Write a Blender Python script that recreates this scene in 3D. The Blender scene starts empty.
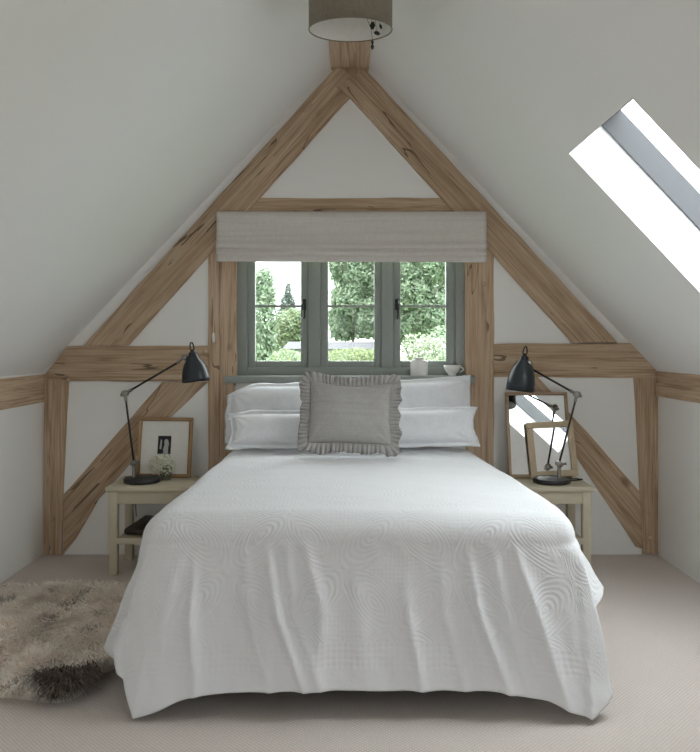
import bpy, bmesh, math, random
import numpy as np
from mathutils import Vector, Matrix, noise as mnoise

random.seed(7)
RNG = np.random.default_rng(11)
SC = bpy.context.scene
COL = SC.collection
PI = math.pi

# ------------------------------------------------------------------ camera calibration
F, D, EYE, VX, VY = 820.0, 5.125, 1.319, 350.0, 344.0


def P(px, py, Y=0.0):
    """room point at depth Y (gable timber face = 0) measured from the photograph"""
    k = (D + Y) / F
    return Vector(((px - VX) * k, Y, EYE - (py - VY) * k))


# ------------------------------------------------------------------ object helpers
def tag(o, label=None, cat=None, group=None, kind=None):
    if label: o['label'] = label
    if cat: o['category'] = cat
    if group: o['group'] = group
    if kind: o['kind'] = kind
    return o


def empty(name, loc=(0, 0, 0), rot=(0, 0, 0)):
    o = bpy.data.objects.new(name, None)
    COL.objects.link(o)
    o.location = loc
    o.rotation_euler = rot
    o.empty_display_size = 0.05
    return o


def link_mesh(name, me, m, parent=None, smooth=False):
    if m is not None:
        me.materials.append(m)
    if smooth:
        me.polygons.foreach_set('use_smooth', [True] * len(me.polygons))
    o = bpy.data.objects.new(name, me)
    COL.objects.link(o)
    if parent is not None:
        o.parent = parent
    return o


def obj(name, bm, m, parent=None, smooth=False, auto=None):
    bmesh.ops.recalc_face_normals(bm, faces=bm.faces[:])
    me = bpy.data.meshes.new(name)
    bm.to_mesh(me)
    bm.free()
    o = link_mesh(name, me, m, parent, smooth or auto is not None)
    if auto is not None:
        me.set_sharp_from_angle(angle=math.radians(auto))
    return o


def pmesh(name, verts, faces, m, parent=None, smooth=True):
    me = bpy.data.meshes.new(name)
    me.from_pydata([tuple(v) for v in verts], [], faces)
    me.update()
    return link_mesh(name, me, m, parent, smooth)


def bx(bm, x0, x1, y0, y1, z0, z1, bev=0.0, M=None):
    vs = [bm.verts.new((x, y, z)) for x in (x0, x1) for y in (y0, y1) for z in (z0, z1)]
    idx = [(0, 1, 3, 2), (4, 6, 7, 5), (0, 4, 5, 1), (2, 3, 7, 6), (0, 2, 6, 4), (1, 5, 7, 3)]
    fs = [bm.faces.new([vs[i] for i in f]) for f in idx]
    if bev > 0:
        es = list({e for f in fs for e in f.edges})
        r = bmesh.ops.bevel(bm, geom=es, offset=bev, segments=2, affect='EDGES', profile=0.5)
        vs = list({v for f in r['faces'] for v in f.verts} | {v for v in vs if v.is_valid})
    if M is not None:
        bmesh.ops.transform(bm, matrix=M, verts=[v for v in vs if v.is_valid])
    return vs


def frame_box(bm, pa, pb, depth, bev=0.0):
    """box whose front face has corners pa, pb (same Y), going back by depth"""
    bx(bm, min(pa.x, pb.x), max(pa.x, pb.x), pa.y, pa.y + depth, min(pa.z, pb.z), max(pa.z, pb.z), bev)


def basis(d):
    d = Vector(d).normalized()
    a = Vector((0, 0, 1)) if abs(d.z) < 0.9 else Vector((1, 0, 0))
    u = d.cross(a).normalized()
    return u, d.cross(u).normalized(), d


def tube(bm, pts, r, n=10, cap=True):
    pts = [Vector(p) for p in pts]
    rs = r if isinstance(r, (list, tuple)) else [r] * len(pts)
    rings = []
    u = None
    for i, p in enumerate(pts):
        d = (pts[min(i + 1, len(pts) - 1)] - pts[max(i - 1, 0)]).normalized()
        if u is None:
            u = basis(d)[0]
        u = (u - d * u.dot(d)).normalized()
        v = d.cross(u)
        rings.append([bm.verts.new(p + (u * math.cos(2 * PI * k / n) + v * math.sin(2 * PI * k / n)) * rs[i]) for k in range(n)])
    for a, b in zip(rings, rings[1:]):
        for k in range(n):
            bm.faces.new((a[k], a[(k + 1) % n], b[(k + 1) % n], b[k]))
    if cap:
        bm.faces.new(rings[0][::-1])
        bm.faces.new(rings[-1])


def lathe(bm, prof, n=32, M=None, cap0=True, cap1=True):
    """prof: (r, z) list revolved about local z"""
    rings = []
    for r, z in prof:
        ring = []
        for k in range(n):
            v = Vector((r * math.cos(2 * PI * k / n), r * math.sin(2 * PI * k / n), z))
            ring.append(bm.verts.new(M @ v if M is not None else v))
        rings.append(ring)
    for a, b in zip(rings, rings[1:]):
        for k in range(n):
            bm.faces.new((a[k], a[(k + 1) % n], b[(k + 1) % n], b[k]))
    if cap0: bm.faces.new(rings[0][::-1])
    if cap1: bm.faces.new(rings[-1])


def axis_matrix(loc, d):
    u, v, w = basis(d)
    return Matrix.Translation(loc) @ Matrix((u, v, w)).transposed().to_4x4()


def nz(x, y, z=0.0):
    return mnoise.noise(Vector((x, y, z)))


# ------------------------------------------------------------------ material helpers
class NT:
    def __init__(self, name):
        self.m = bpy.data.materials.new(name)
        self.m.use_nodes = True
        self.t = self.m.node_tree
        self.n = self.t.nodes
        self.bsdf = self.n['Principled BSDF']
        self.out = self.n['Material Output']

    def new(self, kind, **kw):
        nd = self.n.new(kind)
        for k, v in kw.items():
            setattr(nd, k, v)
        return nd

    def link(self, a, b):
        self.t.links.new(a, b)

    def val(self, sock, v):
        if hasattr(v, 'is_output') or isinstance(v, bpy.types.NodeSocket):
            self.link(v, sock)
        else:
            sock.default_value = v

    def math(self, op, a, b=0.0, c=0.0):
        nd = self.new('ShaderNodeMath', operation=op)
        self.val(nd.inputs[0], a)
        self.val(nd.inputs[1], b)
        self.val(nd.inputs[2], c)
        return nd.outputs[0]

    def coords(self, kind='Object'):
        return self.new('ShaderNodeTexCoord').outputs[kind]

    def mapping(self, vec, scale=(1, 1, 1), loc=(0, 0, 0), rot=(0, 0, 0)):
        nd = self.new('ShaderNodeMapping')
        self.link(vec, nd.inputs['Vector'])
        nd.inputs['Scale'].default_value = scale
        nd.inputs['Location'].default_value = loc
        nd.inputs['Rotation'].default_value = rot
        return nd.outputs[0]

    def noise(self, vec, scale, detail=4, rough=0.55, dist=0.0):
        nd = self.new('ShaderNodeTexNoise')
        self.link(vec, nd.inputs['Vector'])
        nd.inputs['Scale'].default_value = scale
        nd.inputs['Detail'].default_value = detail
        nd.inputs['Roughness'].default_value = rough
        nd.inputs['Distortion'].default_value = dist
        return nd.outputs[0]

    def ramp(self, fac, stops):
        nd = self.new('ShaderNodeValToRGB')
        cr = nd.color_ramp
        while len(cr.elements) < len(stops):
            cr.elements.new(0.5)
        for e, (p, c) in zip(cr.elements, stops):
            e.position = p
            e.color = (*c, 1) if len(c) == 3 else c
        self.link(fac, nd.inputs[0])
        return nd.outputs[0]

    def mix(self, fac, a, b, blend='MIX'):
        nd = self.new('ShaderNodeMix', data_type='RGBA', blend_type=blend)
        self.val(nd.inputs[0], fac)
        for s, v in ((nd.inputs[6], a), (nd.inputs[7], b)):
            if isinstance(v, tuple):
                s.default_value = (*v, 1) if len(v) == 3 else v
            else:
                self.link(v, s)
        return nd.outputs[2]

    def bump(self, h, strength=0.3, dist=0.01, prev=None):
        nd = self.new('ShaderNodeBump')
        nd.inputs['Strength'].default_value = strength
        nd.inputs['Distance'].default_value = dist
        self.link(h, nd.inputs['Height'])
        if prev is not None:
            self.link(prev, nd.inputs['Normal'])
        return nd.outputs[0]

    def set(self, **kw):
        for k, v in kw.items():
            s = self.bsdf.inputs[k.replace('_', ' ')]
            if isinstance(v, tuple) and len(v) == 3 and s.type == 'RGBA':
                v = (*v, 1)
            self.val(s, v)
        return self


def plain(name, col, rough=0.6, metal=0.0, spec=0.5, bump=None):
    t = NT(name)
    n = t.noise(t.coords(), 40.0, 3)
    c = t.mix(n, tuple(x * 0.92 for x in col), tuple(min(1, x * 1.06) for x in col))
    t.set(Base_Color=c, Roughness=rough, Metallic=metal)
    t.bsdf.inputs['Specular IOR Level'].default_value = spec
    if bump:
        t.set(Normal=t.bump(t.noise(t.coords(), bump[0], 4), bump[1], bump[2]))
    return t.m


def plaster(name, col):
    t = NT(name)
    co = t.coords()
    n = t.noise(co, 1.3, 3)
    c = t.mix(n, tuple(x * 0.97 for x in col), tuple(min(1, x * 1.02) for x in col))
    t.set(Base_Color=c, Roughness=0.9)
    t.bsdf.inputs['Specular IOR Level'].default_value = 0.15
    b = t.bump(t.noise(co, 9.0, 4), 0.12, 0.01)
    t.set(Normal=t.bump(t.noise(co, 120.0, 3), 0.05, 0.002, b))
    return t.m


def wood(name, dark, mid, light, crack=1.0):
    """sawn oak: grain follows the UV u axis (metres along the timber)"""
    t = NT(name)
    uv = t.coords('UV')
    rnd = t.new('ShaderNodeObjectInfo').outputs['Random']
    comb = t.new('ShaderNodeCombineXYZ')
    t.link(t.math('MULTIPLY', rnd, 37.0), comb.inputs[0])
    t.link(t.math('MULTIPLY', rnd, 91.0), comb.inputs[1])
    add = t.new('ShaderNodeVectorMath', operation='ADD')
    t.link(uv, add.inputs[0])
    t.link(comb.outputs[0], add.inputs[1])
    v = add.outputs[0]
    wob = t.noise(t.mapping(v, (1.2, 5, 1)), 1.0, 2)
    g1 = t.noise(t.mapping(v, (1.0, 18, 1)), 1.0, 6, 0.62, 1.4)
    g2 = t.noise(t.mapping(v, (3.0, 110, 1)), 1.0, 4, 0.6, 0.4)
    g = t.math('ADD', t.math('MULTIPLY', g1, 0.6), t.math('MULTIPLY', g2, 0.4))
    c = t.ramp(g, [(0.36, dark), (0.48, mid), (0.60, light)])
    big = t.noise(t.mapping(v, (1.4, 2.5, 1)), 1.0, 2)
    c = t.mix(t.ramp(big, [(0.35, (0, 0, 0)), (0.7, (0.55, 0.55, 0.55))]), c, t.mix(0.5, c, dark))
    # drying shakes: thin contour lines of a long stretched noise
    s = t.noise(t.mapping(v, (0.55, 7.0, 1), (3.1, 1.7, 0)), 1.0, 3, 0.5, 0.6)
    line = t.math('ABSOLUTE', t.math('SUBTRACT', s, 0.5))
    line = t.math('LESS_THAN', line, 0.0058 * crack)
    gate = t.math('GREATER_THAN', t.noise(t.mapping(v, (1.6, 3.0, 1), (9, 4, 0)), 1.0, 2), 0.51)
    line = t.math('MULTIPLY', line, gate)
    # knots
    vo = t.new('ShaderNodeTexVoronoi')
    t.link(t.mapping(v, (2.3, 4.2, 1)), vo.inputs['Vector'])
    vo.inputs['Scale'].default_value = 1.0
    kd = t.math('ADD', vo.outputs['Distance'], t.math('MULTIPLY', t.math('SUBTRACT', wob, 0.5), 0.12))
    knot = t.ramp(kd, [(0.03, (1, 1, 1)), (0.11, (0, 0, 0))])
    kgate = t.math('GREATER_THAN', vo.outputs['Color'], 0.55)
    knot = t.math('MULTIPLY', knot, kgate)
    vein = tuple(x * 0.32 for x in dark)
    c = t.mix(t.math('MULTIPLY', knot, 0.65), c, tuple(x * 0.55 for x in dark))
    c = t.mix(t.math('MULTIPLY', line, 0.75), c, vein)
    t.set(Base_Color=c, Roughness=0.78)
    t.bsdf.inputs['Specular IOR Level'].default_value = 0.25
    h = t.math('SUBTRACT', t.math('MULTIPLY', g, 0.5), t.math('MULTIPLY', line, 1.2))
    t.set(Normal=t.bump(h, 0.35, 0.006))
    return t.m


def linen(name, col, scale=260.0, strength=0.25, rough=0.9, slub=0.0, sheen=0.15):
    t = NT(name)
    co = t.coords()
    w1 = t.noise(t.mapping(co, (1, 0.12, 0.12)), scale, 2)
    w2 = t.noise(t.mapping(co, (0.12, 1, 1)), scale, 2)
    w = t.math('ADD', w1, w2)
    c = t.mix(t.ramp(t.math('MULTIPLY', w, 0.5), [(0.35, (0, 0, 0)), (0.65, (1, 1, 1))]),
              tuple(x * (0.93 - slub) for x in col), tuple(min(1, x * (1.04 + slub * 0.3)) for x in col))
    if slub:
        s = t.noise(t.mapping(co, (1.0, 14.0, 30.0)), 1.6, 4)
        c = t.mix(t.ramp(s, [(0.4, (0, 0, 0)), (0.75, (0.7, 0.7, 0.7))]), c, tuple(x * 0.8 for x in col))
    t.set(Base_Color=c, Roughness=rough)
    t.bsdf.inputs['Specular IOR Level'].default_value = 0.15
    t.bsdf.inputs['Sheen Weight'].default_value = sheen
    b = t.bump(w, strength, 0.002)
    cr = t.noise(co, 16.0, 4, 0.6, 0.3)
    t.set(Normal=t.bump(cr, 0.18, 0.012, b))
    return t.m


def glass(name, tint=(0.97, 0.99, 0.98), refl=0.06):
    t = NT(name)
    t.n.remove(t.bsdf)
    tr = t.new('ShaderNodeBsdfTransparent')
    tr.inputs[0].default_value = (*tint, 1)
    gl = t.new('ShaderNodeBsdfGlossy')
    gl.inputs['Roughness'].default_value = 0.02
    lw = t.new('ShaderNodeLayerWeight')
    lw.inputs[0].default_value = 0.25
    fac = t.math('ADD', t.math('MULTIPLY', lw.outputs['Fresnel'], refl * 2.0), refl * 0.05)
    mx = t.new('ShaderNodeMixShader')
    t.link(fac, mx.inputs[0])
    t.link(tr.outputs[0], mx.inputs[1])
    t.link(gl.outputs[0], mx.inputs[2])
    t.link(mx.outputs[0], t.out.inputs[0])
    return t.m


M = {}
M['plaster'] = plaster('white plaster', (0.87, 0.865, 0.85))
M['ceiling'] = plaster('ceiling plaster', (0.855, 0.86, 0.86))
M['oak'] = wood('green oak', (0.265, 0.17, 0.105), (0.485, 0.35, 0.235), (0.62, 0.485, 0.355), 0.9)
M['oak_light'] = wood('pale oak', (0.36, 0.235, 0.155), (0.56, 0.41, 0.285), (0.66, 0.52, 0.39), 0.6)
M['sage'] = plain('sage green paint', (0.275, 0.30, 0.28), 0.45)
M['grey_frame'] = plain('grey window frame', (0.075, 0.078, 0.086), 0.5)
M['glass'] = glass('window glass')
M['iron'] = plain('black iron', (0.012, 0.012, 0.013), 0.45)
M['lamp_black'] = plain('blue black enamel', (0.018, 0.024, 0.032), 0.32)
M['lamp_in'] = plain('lamp inner white', (0.7, 0.7, 0.68), 0.5)
M['chrome'] = plain('chrome', (0.30, 0.285, 0.265), 0.3, 1.0)
M['cream_paint'] = plain('cream paint', (0.54, 0.485, 0.37), 0.55)
M['pillow'] = linen('white cotton', (0.80, 0.81, 0.84), 300, 0.15)
M['grey_linen'] = linen('grey linen', (0.43, 0.415, 0.40), 260, 0.35, slub=0.06)
M['blind'] = linen('oatmeal linen blind', (0.70, 0.665, 0.63), 220, 0.3, slub=0.03)
M['shade'] = linen('brown linen shade', (0.26, 0.225, 0.175), 200, 0.4, slub=0.12)
M['lining'] = plain('shade lining', (0.80, 0.79, 0.77), 0.8)
M['mattress'] = plain('mattress ticking', (0.62, 0.60, 0.56), 0.9)
M['divan'] = plain('charcoal divan fabric', (0.06, 0.055, 0.05), 0.95)
M['ceramic'] = plain('white ceramic', (0.80, 0.79, 0.76), 0.3)
M['mat'] = plain('white mount board', (0.74, 0.72, 0.68), 0.85)
M['frame_oak'] = wood('frame oak', (0.20, 0.115, 0.055), (0.34, 0.21, 0.11), (0.42, 0.28, 0.16), 0.2)
M['frame_dark'] = wood('frame ash', (0.27, 0.19, 0.12), (0.40, 0.295, 0.20), (0.48, 0.37, 0.26), 0.2)
M['gilt'] = plain('worn gilt', (0.56, 0.45, 0.31), 0.5, 0.1, 0.5, (90, 0.8, 0.006))
M['mirror'] = plain('mirror silver', (0.86, 0.87, 0.86), 0.015, 1.0)
M['ink'] = plain('black ink', (0.015, 0.015, 0.015), 0.8)
M['paper_grey'] = plain('grey print', (0.42, 0.42, 0.41), 0.8)
M['petal'] = plain('cream petals', (0.72, 0.71, 0.58), 0.7)
M['stem'] = plain('green stem', (0.10, 0.17, 0.06), 0.6)
M['clear'] = glass('tumbler glass', (0.93, 0.95, 0.94), 0.25)
M['leather'] = plain('dark brown leather', (0.035, 0.026, 0.02), 0.5)
M['bulb'] = plain('opal bulb glass', (0.82, 0.82, 0.80), 0.25)
M['bark'] = plain('bark', (0.07, 0.065, 0.05), 0.9)
M['render'] = plain('pale render', (0.20, 0.20, 0.205), 0.9)
M['slate'] = plain('grey slate', (0.055, 0.055, 0.06), 0.8)

# carpet: fine diagonal loop weave
t = NT('woven carpet')
co = t.coords()
wv = []
for rot in (0.75, -0.75):
    w = t.new('ShaderNodeTexWave', wave_type='BANDS', bands_direction='X')
    t.link(t.mapping(co, (1, 1, 1), rot=(0, 0, rot)), w.inputs['Vector'])
    w.inputs['Scale'].default_value = 26.0
    w.inputs['Distortion'].default_value = 1.2
    w.inputs['Detail'].default_value = 1.0
    w.inputs['Detail Scale'].default_value = 3.0
    wv.append(w.outputs[1])
wh = t.math('MULTIPLY', wv[0], wv[1])
fz = t.noise(co, 160.0, 3, 0.7)
bg = t.noise(co, 2.2, 3)
c = t.mix(wh, (0.50, 0.445, 0.412), (0.78, 0.708, 0.672))
c = t.mix(t.math('MULTIPLY', fz, 0.5), c, (0.68, 0.62, 0.58))
c = t.mix(t.math('MULTIPLY', bg, 0.25), c, (0.62, 0.56, 0.52))
t.set(Base_Color=c, Roughness=0.97)
t.bsdf.inputs['Specular IOR Level'].default_value = 0.05
t.set(Normal=t.bump(t.math('ADD', wh, fz), 0.5, 0.004))
M['carpet'] = t.m

# coverlet: woven-in raised rings, petals and diamonds (UV in metres)
t = NT('white matelasse')
uv = t.new('ShaderNodeSeparateXYZ')
dn = t.new('ShaderNodeTexNoise')
t.link(t.coords('UV'), dn.inputs['Vector'])
dn.inputs['Scale'].default_value = 7.0
dv = t.new('ShaderNodeVectorMath', operation='MULTIPLY_ADD')
t.link(dn.outputs['Color'], dv.inputs[0])
dv.inputs[1].default_value = (0.035, 0.035, 0.0)
t.link(t.coords('UV'), dv.inputs[2])
t.link(dv.outputs[0], uv.inputs[0])
T = 0.41


def cell(x, off):
    f = t.math('FRACT', t.math('ADD', t.math('DIVIDE', x, T), off))
    return t.math('ABSOLUTE', t.math('SUBTRACT', f, 0.5))


a = cell(uv.outputs[0], 0.5 + 0.218 / T + 40)
b = cell(uv.outputs[1], 0.5 + 2.06 / T + 40)
s = t.math('DIVIDE', t.math('SUBTRACT', t.math('MULTIPLY', t.math('ADD', a, b), 0.7071), 0.30), 0.29)
q = t.math('DIVIDE', t.math('MULTIPLY', t.math('SUBTRACT', a, b), 0.7071), 0.135)
e = t.math('SQRT', t.math('ADD', t.math('MULTIPLY', s, s), t.math('MULTIPLY', q, q)))
ring = t.math('SINE', t.math('MULTIPLY', e, 2 * PI * 4.8))
inpet = t.math('LESS_THAN', e, 1.42)
hatch = t.math('MULTIPLY', t.math('SINE', t.math('MULTIPLY', t.math('ADD', a, b), 2 * PI * 13)),
               t.math('SINE', t.math('MULTIPLY', t.math('SUBTRACT', a, b), 2 * PI * 13)))
patchy = t.ramp(t.noise(t.coords('UV'), 4.5, 3), [(0.35, (0.15, 0.15, 0.15)), (0.65, (1, 1, 1))])
hh = t.math('ADD', t.math('MULTIPLY', ring, inpet),
            t.math('MULTIPLY', t.math('MULTIPLY', hatch, t.math('SUBTRACT', 1.0, inpet)), 0.45))
hh = t.math('MULTIPLY', hh, patchy)
# stitched seam across the drop and a woven border of small lozenges above the hem
rawuv = t.new('ShaderNodeSeparateXYZ')
t.link(t.coords('UV'), rawuv.inputs[0])
vy = rawuv.outputs[1]
seam = t.math('LESS_THAN', t.math('ABSOLUTE', t.math('ADD', vy, 2.285)), 0.0035)
bord = t.math('LESS_THAN', t.math('ABSOLUTE', t.math('ADD', vy, 2.575)), 0.045)
plain_ = t.math('LESS_THAN', vy, -2.53)
loz = t.math('MULTIPLY', t.math('SINE', t.math('MULTIPLY', t.math('ADD', rawuv.outputs[0], vy), 150.0)),
             t.math('SINE', t.math('MULTIPLY', t.math('SUBTRACT', rawuv.outputs[0], vy), 150.0)))
hh = t.math('MULTIPLY', hh, t.math('SUBTRACT', 1.0, plain_))
hh = t.math('ADD', hh, t.math('MULTIPLY', t.math('MULTIPLY', loz, bord), 0.7))
hh = t.math('SUBTRACT', hh, t.math('MULTIPLY', seam, 1.6))
fine = t.noise(t.coords('UV'), 330.0, 2)
crum = t.noise(t.coords('UV'), 26.0, 4, 0.6, 0.5)
t.set(Base_Color=t.mix(fine, (0.69, 0.70, 0.725), (0.77, 0.78, 0.805)), Roughness=0.85)
t.bsdf.inputs['Specular IOR Level'].default_value = 0.2
t.bsdf.inputs['Sheen Weight'].default_value = 0.15
b1 = t.bump(hh, 0.27, 0.0040)
b2 = t.bump(crum, 0.22, 0.012, b1)
t.set(Normal=t.bump(fine, 0.2, 0.002, b2))
M['coverlet'] = t.m


def attr_mat(name, rough=0.8, translucent=0.0):
    t = NT(name)
    at = t.new('ShaderNodeAttribute', attribute_name='tint')
    t.set(Base_Color=at.outputs['Color'], Roughness=rough)
    t.bsdf.inputs['Specular IOR Level'].default_value = 0.15
    if translucent:
        tl = t.new('ShaderNodeBsdfTranslucent')
        t.link(at.outputs['Color'], tl.inputs[0])
        mx = t.new('ShaderNodeMixShader')
        mx.inputs[0].default_value = translucent
        t.link(t.bsdf.outputs[0], mx.inputs[1])
        t.link(tl.outputs[0], mx.inputs[2])
        t.link(mx.outputs[0], t.out.inputs[0])
    return t.m


M['fur'] = attr_mat('sheep fur', 0.85, 0.25)
M['leaf'] = attr_mat('leaves', 0.6, 0.5)
t = NT('lawn')
co = t.coords()
t.set(Base_Color=t.mix(t.noise(co, 3.0, 5), (0.07, 0.12, 0.035), (0.14, 0.2, 0.06)), Roughness=0.95)
M['lawn'] = t.m

# ------------------------------------------------------------------ room shell
HX = 1.925                      # half width between the knee walls
APEX = P(350, 46).z             # where both ceiling slopes meet
SL = 1.0604                     # fall of the ceiling per metre
TH = math.atan(SL)
CA, SA = math.cos(TH), math.sin(TH)
YN, YF_ = 0.012, -9.6           # plaster face of the gable, wall behind the camera
GRID_T = 0.19                   # ceiling build-up


def struct(o, label, cat):
    return tag(o, label, cat, kind='structure')


bm = bmesh.new()
bx(bm, -2.15, 2.15, YF_ - 0.2, 0.22, -0.12, 0.0)
struct(obj('floor', bm, M['carpet']), 'beige woven carpet covering the whole bedroom floor', 'floor')

for side, s in (('left', -1), ('right', 1)):
    bm = bmesh.new()
    zt = APEX - SL * HX + 0.02
    bx(bm, *sorted((s * HX, s * (HX + 0.2))), YF_ - 0.2, 0.22, 0.0, zt)
    struct(obj('wall_' + side, bm, M['plaster']),
           'low white plaster knee wall on the %s under the slope' % side, 'wall')


def slope_pt(s, a, Y, tt):
    """a along the slope from the ridge, tt outwards"""
    if a <= 0:
        return Vector((0, Y, APEX + tt / CA))
    return Vector((s * (a * CA + tt * SA), Y, APEX - a * SA + tt * CA))


def slab(bm, s, a0, a1, y0, y1, t0, t1):
    c = [slope_pt(s, a, y, tt) for a in (a0, a1) for y in (y0, y1) for tt in (t0, t1)]
    vs = [bm.verts.new(p) for p in c]
    for f in ((0, 1, 3, 2), (4, 6, 7, 5), (0, 4, 5, 1), (2, 3, 7, 6), (0, 2, 6, 4), (1, 5, 7, 3)):
        bm.faces.new([vs[i] for i in f])


A_END = (HX + 0.22) / CA
SKY_A0, SKY_A1 = 0.965 / CA, 0.965 / CA + 1.18
SKYL = [(1, -2.32, -1.51), (1, -5.6, -4.79), (-1, -6.4, -5.59)]  # first is the visible roof window; the other two are added to light the room


def slope_with_holes(bm, s):
    holes = sorted([(y0, y1) for ss, y0, y1 in SKYL if ss == s])
    slab(bm, s, 0, SKY_A0, YF_ - 0.2, 0.22, 0, GRID_T)
    slab(bm, s, SKY_A1, A_END, YF_ - 0.2, 0.22, 0, GRID_T)
    y = YF_ - 0.2
    for y0, y1 in holes:
        slab(bm, s, SKY_A0, SKY_A1, y, y0, 0, GRID_T)
        y = y1
    slab(bm, s, SKY_A0, SKY_A1, y, 0.22, 0, GRID_T)


bm = bmesh.new()
slope_with_holes(bm, -1)
slope_with_holes(bm, 1)
struct(obj('ceiling', bm, M['ceiling']), 'white plastered vaulted ceiling with two steep slopes', 'ceiling')


def prism(bm, poly, y0, y1):
    """poly of (x, z) extruded from y0 to y1"""
    a = [bm.verts.new((x, y0, z)) for x, z in poly]
    b = [bm.verts.new((x, y1, z)) for x, z in poly]
    n = len(poly)
    bm.faces.new(a)
    bm.faces.new(b[::-1])
    for i in range(n):
        bm.faces.new((a[i], b[i], b[(i + 1) % n], a[(i + 1) % n]))


def zc(x):
    return APEX - SL * abs(x) + 0.01


WX0, WX1, WZ0, WZ1 = -0.725, 0.735, 1.10, 2.12
bm = bmesh.new()
prism(bm, [(-HX, 0), (WX0, 0), (WX0, zc(WX0)), (-HX, zc(HX))], YN, 0.2)
prism(bm, [(WX1, 0), (HX, 0), (HX, zc(HX)), (WX1, zc(WX1))], YN, 0.2)
prism(bm, [(WX0, 0), (WX1, 0), (WX1, WZ0), (WX0, WZ0)], YN, 0.2)
prism(bm, [(WX0, WZ1), (WX1, WZ1), (WX1, zc(WX1)), (0, zc(0)), (WX0, zc(WX0))], YN, 0.2)
struct(obj('wall_back', bm, M['plaster']), 'white plaster gable wall between the oak timbers', 'wall')

RX, RZ0, RZ1 = 0.62, 0.75, 1.93  # opening for an unseen window added to bring in more daylight
bm = bmesh.new()
prism(bm, [(-HX, 0), (-RX, 0), (-RX, zc(RX)), (-HX, zc(HX))], YF_ - 0.2, YF_)
prism(bm, [(RX, 0), (HX, 0), (HX, zc(HX)), (RX, zc(RX))], YF_ - 0.2, YF_)
prism(bm, [(-RX, 0), (RX, 0), (RX, RZ0), (-RX, RZ0)], YF_ - 0.2, YF_)
prism(bm, [(-RX, RZ1), (RX, RZ1), (RX, zc(RX)), (0, zc(0)), (-RX, zc(RX))], YF_ - 0.2, YF_)
struct(obj('wall_front', bm, M['plaster']), 'white plaster gable wall at the other end of the room', 'wall')

# ------------------------------------------------------------------ oak frame
TRIM = [0]


def timber(poly_px, direction, label, y0=0.0, y1=0.11, mat='oak', rough=0.0025, pegs=(), cat='beam'):
    """a timber of the frame; poly_px outlines its face"""
    TRIM[0] += 1
    pts = [P(x, y, y0) for x, y in poly_px]
    out = []
    n = len(pts)
    for i in range(n):
        a, b = pts[i], pts[(i + 1) % n]
        m = max(1, int((b - a).length / 0.09))
        nrm = Vector((-(b - a).z, 0, (b - a).x)).normalized()
        for j in range(m):
            p = a.lerp(b, j / m)
            if j:
                p = p + nrm * (nz(p.x * 5 + TRIM[0] * 9, p.z * 5) * rough * 2)
            out.append(p)
    bm = bmesh.new()
    va = [bm.verts.new(p) for p in out]
    vb = [bm.verts.new(p + Vector((0, y1 - y0, 0))) for p in out]
    fa = bm.faces.new(va)
    bm.faces.new(vb[::-1])
    for i in range(len(out)):
        j = (i + 1) % len(out)
        bm.faces.new((va[i], vb[i], vb[j], va[j]))
    bmesh.ops.recalc_face_normals(bm, faces=bm.faces[:])
    bmesh.ops.bevel(bm, geom=list(fa.edges), offset=0.004, segments=2, affect='EDGES')
    uvl = bm.loops.layers.uv.new('UVMap')
    d = Vector(direction).normalized()
    pr = Vector((-d.z, 0, d.x))
    for f in bm.faces:
        for l in f.loops:
            c = l.vert.co
            l[uvl].uv = (c.dot(d), c.dot(pr) + c.y)
    o = obj('trim_%d' % TRIM[0], bm, M[mat])
    struct(o, label, cat)
    for x, y in pegs:
        bm = bmesh.new()
        lathe(bm, [(0.011, 0), (0.012, 0.004), (0.010, 0.010), (0.004, 0.013)], 12,
              axis_matrix(P(x, y, y0 + 0.001), (0, -1, 0)))
        obj('peg', bm, M['oak_light'], o, smooth=True)
    return o


UPV, ALONG = (0, 0, 1), (1, 0, 0)
timber([(43.5, 374), (68.5, 381), (66, 430), (63, 492), (62.5, 556), (43, 556)], UPV,
       'oak corner post at the left end of the gable frame', pegs=[(55, 388), (53, 519)], cat='post')
timber([(634, 377), (655, 371), (656, 396), (660, 397), (660, 554), (643, 554), (640, 490)], UPV,
       'oak corner post at the right end of the gable frame', pegs=[(649, 513), (650, 538)], cat='post')
timber([(67, 346), (208, 345.5), (208, 381.5), (68, 381), (45.5, 380), (45.5, 373.5)], ALONG,
       'horizontal oak tie beam left of the window', y0=-0.006, pegs=[(69, 380), (205, 352)])
timber([(494, 344), (635, 343), (657, 371), (655, 378), (494, 377)], ALONG,
       'horizontal oak tie beam right of the window', y0=-0.006)
timber([(83, 346), (334, 69), (340, 67), (352, 76), (337, 87), (350, 97.5), (344.5, 103), (128, 345.5)], (1, 0, 1.1),
       'sloping oak principal rafter on the left of the gable', y0=-0.012)
timber([(365, 69), (618, 343), (573, 343), (350, 97), (337, 87), (352, 76)], (1, 0, -1.1),
       'sloping oak principal rafter on the right of the gable', y0=-0.016)
timber([(250, 198), (452, 198), (466, 214), (236, 214)], ALONG,
       'oak collar beam running above the linen blind', y0=0.0)
timber([(208, 256), (219.5, 243), (219.5, 472), (208, 472)], UPV,
       'narrow oak stud on the outer left side of the window', y0=-0.004, mat='oak_light', cat='post')
timber([(220, 243), (236, 225), (236, 472), (220, 472)], UPV,
       'oak jamb post directly left of the window frame', y0=0.001, mat='oak_light', cat='post')
timber([(466, 225), (494, 256), (494, 472), (466, 472)], UPV,
       'oak jamb post directly right of the window frame', mat='oak_light', pegs=[(484, 284)], cat='post')
timber([(64, 494), (162, 382), (208, 382), (171, 417), (98, 500), (76, 538), (63, 555)], (1, 0, 1.1),
       'diagonal oak brace behind the left bedside table', y0=0.003, cat='brace')
timber([(520, 377), (538, 377), (575, 419), (641, 493), (643, 549), (636, 547), (577, 458)], (1, 0, -1.2),
       'diagonal oak brace behind the right bedside table', y0=0.003, cat='brace')
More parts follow.
